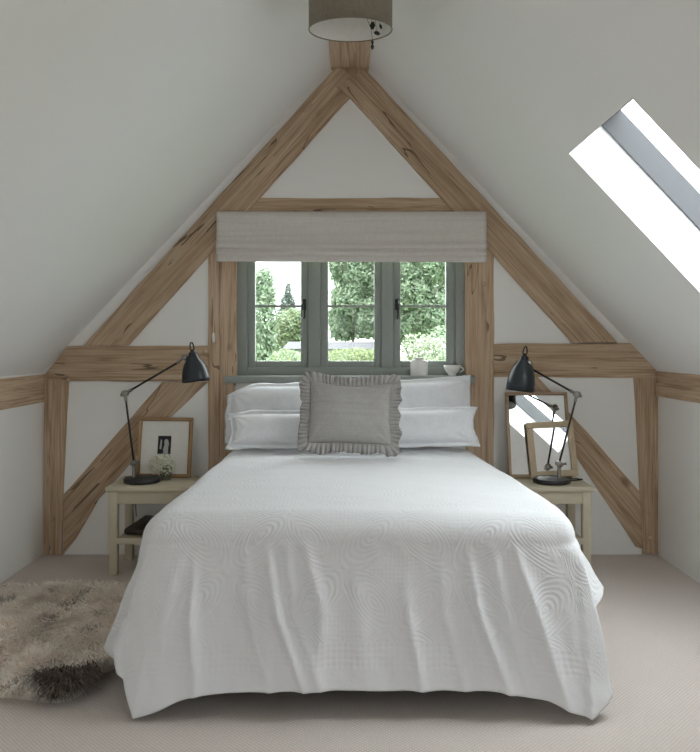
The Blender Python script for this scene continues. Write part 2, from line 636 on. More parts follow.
timber([(329, 63), (370, 63), (368, 74), (352, 90), (334, 74)], UPV, 'small oak wedge block where the two rafters meet', y0=0.0, cat='block')


def long_timber(x0, x1, z0, z1, label, y0=YF_, y1=0.011):
    TRIM[0] += 1
    bm = bmesh.new()
    bx(bm, x0, x1, y0, y1, z0, z1, 0.004)
    uvl = bm.loops.layers.uv.new('UVMap')
    for f in bm.faces:
        for l in f.loops:
            c = l.vert.co
            l[uvl].uv = (c.y, c.x + c.z)
    return struct(obj('trim_%d' % TRIM[0], bm, M['oak_light']), label, 'beam')


long_timber(-HX - 0.03, -1.913, P(44, 402).z, P(44, 374.5).z, 'horizontal oak wall plate along the left knee wall')
long_timber(1.913, HX + 0.03, P(656, 396).z, P(656, 371).z, 'horizontal oak wall plate along the right knee wall')
long_timber(-0.12, 0.12, APEX - 0.135, APEX + 0.02, 'oak ridge beam along the peak behind the pendant')

# ------------------------------------------------------------------ casement window
WY = 0.05
win = bmesh.new()
for x0, y0, x1, y1 in ((235, 222, 247, 375.5), (456, 222, 468, 375.5), (308.3, 232, 320.5, 367.6), (381.5, 232, 393.3, 367.6),
                       (247, 222, 456, 232), (247, 367.6, 456, 375.5)):
    frame_box(win, P(x0, y0, WY), P(x1, y1, WY), 0.075, 0.003)
win_o = struct(obj('window_1', win, M['sage'], auto=40),
               'three light casement window painted sage green behind the bed', 'window')


def sash(x0, x1, sl, sr, handle=None):
    yt, yb = 231.5, 367.8
    bm = bmesh.new()
    y = WY + 0.020
    for q in ((x0, yt, x0 + sl, yb), (x1 - sr, yt, x1, yb), (x0 + sl, yt, x1 - sr, yt + 8), (x0 + sl, 361, x1 - sr, yb)):
        frame_box(bm, P(q[0], q[1], y), P(q[2], q[3], y), 0.05, 0.003)
    s = obj('sash', bm, M['sage'], win_o, auto=40)
    bm = bmesh.new()
    frame_box(bm, P(x0 + sl - 1, 304.9, y + 0.008), P(x1 - sr + 1, 307.3, y + 0.008), 0.03, 0.002)
    obj('glazing_bar', bm, M['sage'], s, auto=40)
    bm = bmesh.new()
    frame_box(bm, P(x0 + sl - 1, yt + 5, y + 0.022), P(x1 - sr + 1, 362.5, y + 0.022), 0.004)
    obj('pane', bm, M['glass'], s)
    if handle:
        bm = bmesh.new()
        frame_box(bm, P(handle - 2.2, 299, y - 0.008), P(handle + 2.2, 310, y - 0.008), 0.009, 0.002)
        p = P(handle, 303, y - 0.012)
        lathe(bm, [(0.011, 0), (0.012, 0.01), (0.008, 0.022)], 14, axis_matrix(p, (0, -1, 0)))
        q = p + Vector((0, -0.018, 0))
        tube(bm, [q + Vector((0, 0, 0.022)), q, q + Vector((0.004, -0.004, -0.03)), q + Vector((0.003, -0.006, -0.085)), q + Vector((0, -0.012, -0.1))],
             [0.007, 0.008, 0.007, 0.006, 0.007], 10)
        tag(obj('handle', bm, M['iron'], s, auto=50), 'black iron window handle')
    return s


sash(247.3, 308, 7.8, 7.2, 304.0)
sash(320.8, 381.2, 7.4, 7.0)
sash(393.6, 455.8, 7.0, 9.8, 397.3)
bm = bmesh.new()
sz = P(350, 376, -0.035).z
bx(bm, P(224, 376, -0.035).x, P(475, 376, -0.035).x, -0.040, 0.058, sz - 0.045, sz, 0.006)
obj('window_sill', bm, M['sage'], win_o, auto=40)

# ------------------------------------------------------------------ roof windows
for n, (s, y0, y1) in enumerate(SKYL):  # all but the first are unseen, added for their daylight
    bm = bmesh.new()
    f = 0.012
    t0, t1 = 0.188, 0.295
    slab(bm, s, SKY_A0 - 0.03, SKY_A0 + f, y0 - 0.03, y1 + 0.03, t0, t1)
    slab(bm, s, SKY_A1 - f, SKY_A1 + 0.03, y0 - 0.03, y1 + 0.03, t0, t1)
    slab(bm, s, SKY_A0, SKY_A1, y0 - 0.03, y0 + f, t0, t1)
    slab(bm, s, SKY_A0, SKY_A1, y1 - f, y1 + 0.03, t0, t1)
    lab = 'sloping roof window set deep in the right ceiling slope' if n == 0 else \
        'added unseen roof window in the %s slope behind the camera, number %s from the bed' % (
            'left' if s < 0 else 'right', {1: 'two', 2: 'one'}[n])
    w = struct(obj('window_%d' % (n + 2), bm, M['grey_frame']), lab, 'window')
    bm = bmesh.new()
    slab(bm, s, SKY_A0, SKY_A1, y0, y1, 0.275, 0.281)
    obj('pane', bm, M['glass'], w)
    # daylight guide for the renderer: portal in the opening
    la = bpy.data.lights.new('daylight_portal', 'AREA')
    la.shape = 'RECTANGLE'
    la.size, la.size_y = (y1 - y0), 1.18
    la.cycles.is_portal = True
    lo = bpy.data.objects.new('daylight_portal', la)
    COL.objects.link(lo)
    nrm = Vector((-s * SA, 0, -CA))
    al = Vector((s * CA, 0, -SA))
    c = slope_pt(s, (SKY_A0 + SKY_A1) / 2, (y0 + y1) / 2, 0.31)
    zz = -nrm
    xx = Vector((0, 1, 0))
    yy = zz.cross(xx)
    lo.matrix_world = Matrix.Translation(c) @ Matrix((xx, yy, zz)).transposed().to_4x4()

bm = bmesh.new()  # gable window out of view, added to light the room
for q in ((-RX, -RX + 0.06, RZ0, RZ1), (RX - 0.06, RX, RZ0, RZ1), (-0.035, 0.035, RZ0 + 0.06, RZ1 - 0.06), (-RX + 0.06, RX - 0.06, RZ0, RZ0 + 0.06), (-RX + 0.06, RX - 0.06, RZ1 - 0.06, RZ1)):
    bx(bm, q[0], q[1], YF_ - 0.12, YF_ - 0.05, q[2], q[3], 0.003)
w = struct(obj('window_%d' % (len(SKYL) + 2), bm, M['sage']), 'unseen wide two light window added in the gable wall behind the camera', 'window')
bm = bmesh.new()
bx(bm, -RX + 0.03, RX - 0.03, YF_ - 0.09, YF_ - 0.085, RZ0 + 0.03, RZ1 - 0.03)
obj('pane', bm, M['glass'], w)


def portal(loc, size, rot):
    la = bpy.data.lights.new('daylight_portal', 'AREA')
    la.shape = 'RECTANGLE'
    la.size, la.size_y = size
    la.cycles.is_portal = True
    lo = bpy.data.objects.new('daylight_portal', la)
    COL.objects.link(lo)
    lo.location = loc
    lo.rotation_euler = rot


portal((0, YF_ - 0.15, (RZ0 + RZ1) / 2), (2 * RX, RZ1 - RZ0), (PI / 2, 0, PI))
portal((0, 0.15, (WZ0 + WZ1) / 2), (WX1 - WX0, WZ1 - WZ0), (-PI / 2, 0, PI))

# ------------------------------------------------------------------ roman blind
bl = empty('roman_blind', P(351, 262, -0.045))
tag(bl, 'folded oatmeal linen roman blind hanging above the window', 'blind')
o0 = bl.location
xl, xr = P(216.5, 0, -0.05).x, P(486.5, 0, -0.05).x
zt, zb = P(0, 211, -0.05).z, P(0, 262, -0.05).z
H = zt - zb


def blind_sheet(prof, name):
    NXB = 90
    verts, faces = [], []
    n = len(prof)
    for i in range(NXB + 1):
        u = i / NXB
        x = xl + (xr - xl) * u
        for j, (y, zf) in enumerate(prof):
            k = 1 - zf
            wob = nz(u * 9, zf * 4, 3) * 0.004 * k + nz(u * 3.1, zf, 8) * 0.005 * k
            sag = nz(u * 5, 1.5, zf * 3) * 0.0025 + 0.006 * (0.5 - u) * k * 0.5
            verts.append(Vector((x + 0.002 * nz(zf * 6, i > NXB / 2), y + wob, zb + zf * H + sag * k)) - o0)
    for i in range(NXB):
        for j in range(n - 1):
            a = i * n + j
            faces.append((a, a + 1, a + n + 1, a + n))
    o = pmesh(name, verts, faces, M['blind'], bl)
    m = o.modifiers.new('thickness', 'SOLIDIFY')
    m.thickness = 0.004
    return o


blind_sheet([(-0.03, 1.0), (-0.050, 0.985), (-0.053, 0.85), (-0.055, 0.6), (-0.064, 0.4), (-0.074, 0.34), (-0.079, 0.30), (-0.076, 0.275), (-0.066, 0.255), (-0.05, 0.25),
             (-0.038, 0.27)], 'fabric')
blind_sheet([(-0.038, 0.6), (-0.052, 0.3), (-0.058, 0.235), (-0.066, 0.19), (-0.069, 0.165), (-0.066, 0.145), (-0.056, 0.125), (-0.045, 0.122), (-0.035, 0.14)], 'fold')
blind_sheet([(-0.032, 0.6), (-0.050, 0.25), (-0.044, 0.13), (-0.050, 0.06), (-0.050, 0.015), (-0.047, 0.0), (-0.04, 0.03)], 'hem')
bm = bmesh.new()
bx(bm, xl + 0.004 - o0.x, xr - 0.004 - o0.x, -0.028 - o0.y, -0.004 - o0.y, zt - 0.035 - o0.z, zt - 0.002 - o0.z, 0.002)
obj('headrail', bm, M['oak_light'], bl)
bm = bmesh.new()
pc = P(213.5, 338, -0.02) - o0
tube(bm, [P(217, 240, -0.02) - o0, P(214.5, 285, -0.02) - o0, pc + Vector((0, 0, 0.03))], 0.0012, 6)
cp = obj('cord', bm, M['blind'], bl, smooth=True)
bm = bmesh.new()
lathe(bm, [(0.003, 0.034), (0.008, 0.03), (0.011, 0.012), (0.010, -0.012), (0.005, -0.03)][::-1], 14, Matrix.Translation(pc))
obj('cord_pull', bm, M['ceramic'], cp, smooth=True)

# ------------------------------------------------------------------ sill things
sill_z = sz + 0.0005
bm = bmesh.new()
lathe(bm, [(0.048, 0), (0.054, 0.004), (0.055, 0.085), (0.052, 0.094), (0.030, 0.1), (0.030, 0.108), (0.036, 0.113), (0.033, 0.113), (0.027, 0.108), (0.026, 0.09), (0.02, 0.02)], 36)
jar = obj('ceramic_pot', bm, M['ceramic'], smooth=True)
pj = P(419, 376, -0.0)
jar.location = (pj.x, 0.0 - 0.004, sill_z)
tag(jar, 'small white ceramic pot standing on the green window sill', 'pot')

cup = empty('teacup', (P(452, 376, -0.005).x, -0.005, sill_z))
tag(cup, 'white china teacup on the right end of the window sill', 'cup')
bm = bmesh.new()
lathe(bm, [(0.024, 0), (0.026, 0.004), (0.022, 0.009), (0.036, 0.022), (0.048, 0.045), (0.053, 0.066), (0.051, 0.066), (0.045, 0.045), (0.033, 0.024), (0.01, 0.014)], 36)
obj('bowl', bm, M['ceramic'], cup, smooth=True)
bm = bmesh.new()
tube(bm, [(0.048 + 0.024 * math.sin(i / 8 * PI), 0, 0.058 - 0.036 * i / 8) for i in range(9)], 0.0038, 8)
obj('handle', bm, M['ceramic'], cup, smooth=True)

# ------------------------------------------------------------------ bed
TOPZ = 0.685
bed = empty('double_bed', (0, -1.1, 0))
tag(bed, 'low double bed under the white coverlet against the gable', 'bed')
bm = bmesh.new()
bx(bm, -0.70, 0.70, -0.95, 0.99, 0.10, 0.36, 0.015)
obj('divan_base', bm, M['divan'], bed, auto=40)
bm = bmesh.new()
bx(bm, -0.71, 0.735, -0.975, 1.0, 0.362, 0.655, 0.05)
obj('mattress', bm, M['mattress'], bed, smooth=True)
for x in (-0.6, 0.6):
    for y in (-0.85, 0.85):
        bm = bmesh.new()
        lathe(bm, [(0.022, 0.0), (0.025, 0.01), (0.032, 0.1)], 16, Matrix.Translation((x, y, 0)))
        obj('leg', bm, M['divan'], bed, smooth=True)

# coverlet: closed strips from the middle of the bed over the rounded edge down to the hem
KEYS = [  # base x, base y, hem x, hem y, hem z, flare exponent
    (-0.755, -0.14, -0.80, -0.13, 0.16, 1.3), (-0.755, -0.6, -0.825, -0.6, 0.13, 1.3), (-0.768, -1.1, -0.865, -1.1, 0.12, 1.3),
    (-0.78, -1.5, -0.90, -1.5, 0.13, 1.2), (-0.79, -1.75, -0.945, -1.75, 0.13, 1.1), (-0.79, -1.92, -0.955, -1.90, 0.125, 1.0), (-0.785, -2.02, -0.885, -2.02, 0.12, 1.0),
    (-0.765, -2.075, -0.82, -2.07, 0.17, 1.0), (-0.725, -2.115, -0.866, -2.15, 0.205, 0.8), (-0.655, -2.128, -0.765, -2.285, 0.012, 1.0),
    (-0.54, -2.13, -0.55, -2.262, 0.082, 1.3), (-0.3, -2.13, -0.3, -2.25, 0.094, 1.4), (0.0, -2.13, 0.0, -2.25, 0.097, 1.4),
    (0.3, -2.13, 0.3, -2.25, 0.097, 1.4), (0.52, -2.13, 0.53, -2.255, 0.094, 1.3), (0.62, -2.13, 0.69, -2.27, 0.067, 1.1),
    (0.74, -2.124, 0.835, -2.29, 0.02, 0.9), (0.815, -2.105, 0.935, -2.22, 0.075, 0.6), (0.845, -2.05, 0.915, -2.11, 0.15, 0.6),
    (0.865, -1.95, 0.95, -1.96, 0.25, 0.8), (0.875, -1.78, 1.015, -1.77, 0.325, 0.9), (0.865, -1.55, 0.97, -1.55, 0.27, 1.0),
    (0.84, -1.2, 0.92, -1.2, 0.2, 1.1), (0.80, -0.7, 0.86, -0.7, 0.16, 1.2), (0.76, -0.14, 0.80, -0.13, 0.16, 1.2),
    (0.70, -0.085, 0.70, -0.06, 0.50, 1), (0.3, -0.08, 0.3, -0.05, 0.5, 1), (-0.3, -0.08, -0.3, -0.05, 0.5, 1), (-0.70, -0.085, -0.70, -0.06, 0.5, 1)]
K = np.array(KEYS)
SEGS = []
nk = len(K)
for i in range(nk):
    p0, p1, p2, p3 = K[(i - 1) % nk], K[i], K[(i + 1) % nk], K[(i + 2) % nk]
    L = max(np.hypot(*(p2 - p1)[:2]), np.hypot(*(p2 - p1)[2:4]))
    m = max(3, int(L / 0.0115))
    for j in range(m):
        u = j / m
        cr_ = (0.5 * ((2 * p1) + (-p0 + p2) * u + (2 * p0 - 5 * p1 + 4 * p2 - p3) * u * u + (-p0 + 3 * p1 - 3 * p2 + p3) * u ** 3))
        ln_ = p1 + (p2 - p1) * u
        cr_[2:] = 0.3 * cr_[2:] + 0.7 * ln_[2:]
        SEGS.append(cr_)
S = np.array(SEGS)
NS = len(S)
base = S[:, :2].copy()
tan = np.roll(base, -1, 0) - np.roll(base, 1, 0)
tan /= np.linalg.norm(tan, axis=1)[:, None]
nrm = np.stack([-tan[:, 1], tan[:, 0]], 1)
if (nrm[0] * np.array([-1, 0])).sum() < 0:
    nrm = -nrm
htan = np.roll(S[:, 2:4], -5, 0) - np.roll(S[:, 2:4], 5, 0)
htan /= np.linalg.norm(htan, axis=1)[:, None] + 1e-9
hn = np.stack([-htan[:, 1], htan[:, 0]], 1)
if (hn[0] * np.array([-1, 0])).sum() < 0:
    hn = -hn

RAD = 0.10
rows = []      # each row: xyz, uv
CEN = np.array([[0.0, -1.1]])
edge_in = np.stack([np.clip(base[:, 0], -0.765 + RAD, base[:, 0].max() - RAD), np.clip(base[:, 1], -2.13 + RAD, -0.08 - RAD)], 1)
edge_in[:, 0] = np.minimum(edge_in[:, 0], 0.66 + 0.105 * np.clip((-base[:, 1] - 0.14) / 1.5, 0, 1))
outv = base - edge_in
nrm = outv / np.linalg.norm(outv, axis=1)[:, None]


def top_z(x, y):
    return TOPZ + 0.010 * math.cos(x / 0.76 * PI / 2) + 0.006 * nz(x * 2.2, y * 2.2, 4) + 0.0025 * nz(x * 7, y * 9, 2)


for w in np.linspace(0.0, 1.0, 76):
    xy = CEN + (edge_in - CEN) * w
    z = np.array([top_z(x, y) for x, y in xy])
    rows.append((xy, z, xy))
for ang in np.linspace(0, PI / 2, 13)[1:]:
    xy = edge_in + outv * math.sin(ang)
    z = np.array([top_z(x, y) for x, y in xy]) - RAD * (1 - math.cos(ang))
    rows.append((xy, z, edge_in + outv * ang))
uv_edge = rows[-1][2]
z_edge = rows[-1][1]

# folds of the front drop: (x at the top, x in the middle, x at the hem, width, height, start t, sharp)
FOLDS = [(-0.62, -0.66, -0.66, 0.032, 0.018, 0.0, 0), (-0.565, -0.572, -0.545, 0.017, 0.034, 0.05, 1), (-0.385, -0.36, -0.285, 0.022, 0.026, 0.0, 1),
         (-0.305, -0.262, -0.160, 0.018, 0.036, 0.0, 1), (-0.235, -0.20, -0.10, 0.016, 0.018, -0.1, 1), (-0.165, -0.10, -0.12, 0.024, 0.024, -0.1, 0),
         (0.02, 0.03, 0.06, 0.035, 0.014, 0.1, 0), (0.19, 0.21, 0.255, 0.019, 0.026, 0.2, 1), (0.33, 0.34, 0.41, 0.018, 0.014, 0.1, 1),
         (0.43, 0.465, 0.56, 0.019, 0.034, 0.0, 1), (0.52, 0.56, 0.64, 0.02, 0.017, -0.1, 0), (0.60, 0.68, 0.76, 0.026, 0.026, -0.1, 1)]
NT_ROWS = 58
for r in range(1, NT_ROWS + 1):
    t_ = r / NT_ROWS
    e_ = (t_ ** S[:, 5])[:, None]
    xy = base + (S[:, 2:4] - base) * e_
    z = z_edge + (S[:, 4] - z_edge) * t_
    n_ = nrm * (1 - t_) + hn * t_
    n_ /= np.linalg.norm(n_, axis=1)[:, None] + 1e-9
    off = np.zeros(NS)
    for i in range(NS):
        x, y = xy[i]
        if y < -2.0 and abs(x) < 0.83:
            for (xa, xb, xc, wd, hgt, st, sharp) in FOLDS:
                c_ = xa + (xb - xa) * min(1, t_ * 2) + (xc - xb) * max(0, t_ * 2 - 1)
                amp = (1.45 - 0.7 * t_ ** 3) * hgt * max(0.0, min(1.0, (t_ - st) / 0.45)) * (1.0 if sharp else 1 - 0.45 * t_)
                dx = (x - c_) / (wd * (0.8 + 0.5 * t_))
                off[i] += amp * (math.exp(-abs(dx) ** 1.15) if sharp else math.exp(-dx * dx))
            off[i] -= 0.018 * t_
        elif abs(x) > 0.7 and y > -2.05:
            off[i] += 0.018 * t_ * math.sin(y * 17 + 1.5 * math.sin(y * 5 + (x > 0)) + 2.0 * t_) + 0.010 * t_ * nz(y * 6, t_ * 2, x)
        off[i] += 0.007 * nz(x * 9 + 3, y * 9, z[i] * 5) + 0.003 * nz(x * 26, y * 26, z[i] * 14)
    fade = 0.0 if r == 0 else 1.0
    head = base[:, 1] > -0.12
    off[head] *= 0.0
    xy = xy + n_ * off[:, None]
    z = np.maximum(z + 0.003 * np.array([nz(x * 12, y * 12, 5) for x, y in xy]) * t_, 0.010)
    rows.append((xy, z, uv_edge + nrm * ((z_edge - S[:, 4]) * t_)[:, None]))

NR = len(rows)
verts = np.zeros((NR * NS, 3))
uvs = np.zeros((NR * NS, 2))
for r, (xy, z, u) in enumerate(rows):
    verts[r * NS:(r + 1) * NS, :2] = xy
    verts[r * NS:(r + 1) * NS, 2] = z
    uvs[r * NS:(r + 1) * NS] = u
faces = []
for r in range(NR - 1):
    for i in range(NS):
        j = (i + 1) % NS
        faces.append((r * NS + i, r * NS + j, (r + 1) * NS + j, (r + 1) * NS + i))
cov = pmesh('coverlet', verts, faces, M['coverlet'])
uvl = cov.data.uv_layers.new(name='UVMap')
li = np.zeros(len(cov.data.loops), dtype=np.int32)
cov.data.loops.foreach_get('vertex_index', li)
uvl.data.foreach_set('uv', uvs[li].ravel())
bm = bmesh.new()
bm.from_mesh(cov.data)
bmesh.ops.remove_doubles(bm, verts=bm.verts[:], dist=0.0008)
bmesh.ops.recalc_face_normals(bm, faces=bm.faces[:])
bm.to_mesh(cov.data)
bm.free()
cov.data.polygons.foreach_set('use_smooth', [True] * len(cov.data.polygons))
md = cov.modifiers.new('thickness', 'SOLIDIFY')
md.thickness = 0.006
md.offset = -1
tag(cov, 'white quilted coverlet with ring pattern draped over the bed', 'coverlet')


# ------------------------------------------------------------------ pillows
def pillow_mesh(name, a, b, th, fl, seed, mat, parent=None, slump=0.0, nu=64, nv=48, droop=None):
    """half width a, half height b of the filled body, flange fl; local x across, z up, -y front"""
    A, B = a + fl, b + fl
    fr, bk = {}, {}
    verts, faces = [], []
    for i in range(nu + 1):
        for j in range(nv + 1):
            u, v = -1 + 2 * i / nu, -1 + 2 * j / nv
            x, z = u * A, v * B
            ub, vb = min(1.0, abs(x) / a), min(1.0, abs(z) / b)
            body = ((1 - ub ** 2.4) * (1 - vb ** 2.4))
            h = th * body ** 0.5 if body > 0 else 0
            pinch = 1 - 0.055 * (1 - abs(v) ** 2) * abs(u) ** 3
            pz = 1 - 0.05 * (1 - abs(u) ** 2) * abs(v) ** 3
            wav = 0.0
            if fl > 0 and (abs(x) > a or abs(z) > b):
                e = max((abs(x) - a), (abs(z) - b)) / fl
                wav = e * (0.022 * nz(x * 7 + seed, z * 7, 1) + 0.010 * nz(x * 19, z * 19 + seed, 2))
            wr = 0.007 * nz(x * 6 + seed, z * 6, 3) * (0.3 + body) + 0.004 * nz(x * 16 + seed, z * 16, 6) * (0.4 + body)
            # tension wrinkles from the corners
            ang = math.atan2(abs(z) - b, abs(x) - a + 1e-6)
            cr = math.hypot(abs(x) - a, abs(z) - b)
            wr += 0.005 * math.sin(ang * 14 + seed) * math.exp(-cr / 0.09)
            sx = x * pinch + (0.012 * nz(z * 8, seed, 4) if abs(u) > 0.97 else 0)
            szz = z * pz + (0.010 * nz(x * 8, seed, 9) if abs(v) > 0.97 else 0)
            szz -= slump * (1 - (x / A) ** 2) * max(0, v)
            if droop is not None:
                du = max(0.0, u * droop[0])
                szz -= droop[1] * du ** 3.5 * max(0.0, v + 0.2) ** 1.5
                sx += droop[0] * droop[2] * du ** 4 * max(0.0, 1 - abs(v + 0.1) * 0.9)
            edge = i in (0, nu) or j in (0, nv)
            fr[i, j] = len(verts)
            verts.append(Vector((sx, -h - (0 if edge else 0.003) - wr + wav, szz)))
            if edge:
                bk[i, j] = fr[i, j]
            else:
                bk[i, j] = len(verts)
                verts.append(Vector((sx, h * 0.85 + 0.003 + wr * 0.5 + wav, szz)))
    for i in range(nu):
        for j in range(nv):
            faces.append((fr[i, j], fr[i + 1, j], fr[i + 1, j + 1], fr[i, j + 1]))
            faces.append((bk[i, j], bk[i, j + 1], bk[i + 1, j + 1], bk[i + 1, j]))
    return pmesh(name, verts, faces, mat, parent)


def put(o, x, y, z, lean, roll=0.0, yaw=0.0):
    o.rotation_euler = (-lean, roll, yaw)
    o.location = (x, y, z)


BZ = TOPZ + 0.024
# back pair lean on the wall below the sill, front pair lean on them
p1 = pillow_mesh('pillow', 0.340, 0.165, 0.065, 0.030, 3.0, M['pillow'], slump=0.0, droop=(-1, 0.07, 0.03))
put(p1, -0.383, -0.135, BZ + 0.190, 0.20, roll=0.012)
p2 = pillow_mesh('pillow', 0.340, 0.174, 0.065, 0.030, 17.0, M['pillow'], slump=0.005)
put(p2, 0.383, -0.135, BZ + 0.209, 0.20, roll=-0.035)
p3 = pillow_mesh('pillow', 0.325, 0.092, 0.06, 0.028, 41.0, M['pillow'], droop=(-1, 0.02, -0.02))
put(p3, -0.378, -0.335, BZ + 0.111, 0.34, roll=0.0)
p4 = pillow_mesh('pillow', 0.335, 0.097, 0.06, 0.028, 57.0, M['pillow'], droop=(1, 0.01, -0.02))
put(p4, 0.395, -0.335, BZ + 0.124, 0.34, roll=-0.025)
G = 'white pillows on the bed'
tag(p1, 'white cotton pillow at the back left, directly below the sill', 'pillow', G)
tag(p2, 'white cotton pillow at the back right, below the teacup', 'pillow', G)
tag(p3, 'white cotton pillow at the front left, left of the grey cushion', 'pillow', G)
tag(p4, 'white cotton pillow at the front right, right of the grey cushion', 'pillow', G)

# grey cushion with a ruffled edge
cu = pillow_mesh('frilled_cushion', 0.238, 0.188, 0.075, 0.0, 88.0, M['grey_linen'], slump=0.03)
tag(cu, 'grey linen cushion with ruffled edge in the middle of the pillows', 'cushion')
verts, faces = [], []
NP, NW = 900, 8
per = []
a, b = 0.236, 0.186
corner = 0.03
path = []
for i in range(NP):
    s_ = i / NP * 4
    k_, f_ = int(s_), s_ - int(s_)
    c4 = [(-a, -b), (a, -b), (a, b), (-a, b)]
    p_, q_ = Vector(c4[k_]), Vector(c4[(k_ + 1) % 4])
    pt = p_.lerp(q_, f_)
    # same pinch as the body
    u, v = pt.x / a, pt.y / b
    pt = Vector((pt.x * (1 - 0.055 * (1 - v * v) * abs(u) ** 3), pt.y * (1 - 0.05 * (1 - u * u) * abs(v) ** 3) - 0.03 * (1 - u * u) * max(0, v)))
    outw = Vector((abs(u) ** 7 * (1 if u > 0 else -1), abs(v) ** 7 * (1 if v > 0 else -1)))
    path.append((pt, outw.normalized()))
for i in range(NP):
    pt, ow = path[i]
    for j in range(NW):
        w_ = j / (NW - 1)
        ph = i / NP * 2 * PI
        pl_ = ph * 76 + 3.0 * nz(ph * 5, 1, 1) + 1.2 * w_ * nz(ph * 11, 2, 2)
        wave = (math.sin(pl_) * 0.0135 + math.sin(ph * 31 + 1.3) * 0.006) * (0.25 + 0.75 * w_) + 0.018 * nz(ph * 6, w_ * 1.5, 5) * w_
        ln = 0.060 * (1 + 0.30 * nz(ph * 5, 3, 3))
        side = Vector((-ow.y, ow.x)) * (math.cos(pl_) * 0.004 * w_)
        q_ = pt + ow * (ln * w_ - 0.004) + side
        verts.append(Vector((q_.x, -0.006 + wave * (w_ ** 0.7) - 0.012 * w_ * (1 - w_), q_.y)))
for i in range(NP):
    for j in range(NW - 1):
        k_ = (i + 1) % NP
        faces.append((i * NW + j, i * NW + j + 1, k_ * NW + j + 1, k_ * NW + j))
fri = pmesh('frill', verts, faces, M['grey_linen'], cu)
fri.modifiers.new('thickness', 'SOLIDIFY').thickness = 0.0022
put(cu, 0.0, -0.515, BZ + 0.225, 0.36, roll=0.03)


# ------------------------------------------------------------------ bedside tables
def bedside(name, x0, x1, label):
    yf, yb = -0.462, -0.055
    xm = (x0 + x1) / 2
    root = empty(name, (xm, yf / 2 + yb / 2, 0))
    tag(root, label, 'bedside table', 'bedside tables')
    ox, oy = root.location.x, root.location.y
    hw, hd = (x1 - x0) / 2, (yb - yf) / 2
    zt = 0.505

    def part(nm, args, bev=0.003, mat='cream_paint'):
        bm = bmesh.new()
        bx(bm, *args, bev)
        return obj(nm, bm, M[mat], root, auto=40)

    part('table_top', (-hw, hw, -hd, hd, zt - 0.028, zt), 0.007)
    lw = 0.048
    for sx in (-1, 1):
        for sy in (-1, 1):
            cx, cy = sx * (hw - 0.018 - lw / 2), sy * (hd - 0.015 - lw / 2)
            part('leg', (cx - lw / 2, cx + lw / 2, cy - lw / 2, cy + lw / 2, 0.0, zt - 0.0282), 0.004)
    ix, iy = hw - 0.018 - lw, hd - 0.015 - lw
    part('apron', (-ix - 0.004, ix + 0.004, -hd + 0.021, -hd + 0.041, 0.405, zt - 0.0282))
    part('apron', (-ix - 0.004, ix + 0.004, hd - 0.041, hd - 0.021, 0.405, zt - 0.0282))
    for sx in (-1, 1):
        part('apron', (*sorted((sx * (hw - 0.024), sx * (hw - 0.044))), -iy - 0.004, iy + 0.004, 0.405, zt - 0.0282))
    part('shelf', (-ix - 0.006, ix + 0.006, -hd + 0.03, hd - 0.03, 0.186, 0.206))
    part('shelf_rail', (-ix - 0.004, ix + 0.004, -hd + 0.018, -hd + 0.0298, 0.174, 0.21))
    return root


bedside('bedside_table', -1.395, -0.89, 'cream painted bedside table with a lower shelf left of the bed')
bedside('bedside_table', 0.89, 1.395, 'cream painted bedside table right of the bed, below the mirrors')
TZ = 0.5055

# dark pouch lying on the left table's shelf
bm = bmesh.new()
bx(bm, -0.075, 0.075, -0.13, 0.13, 0.0, 0.035, 0.014)
for v in bm.verts:
    v.co.z *= 1 + 0.9 * (v.co.y + 0.13) / 0.26
    v.co.z = max(v.co.z, 0)
po = obj('leather_pouch', bm, M['leather'], smooth=True)
po.location = (-1.215, -0.25, 0.2105)
po.rotation_euler = (0, 0, -0.25)
tag(po, 'dark brown flat pouch lying on the left table shelf', 'pouch')


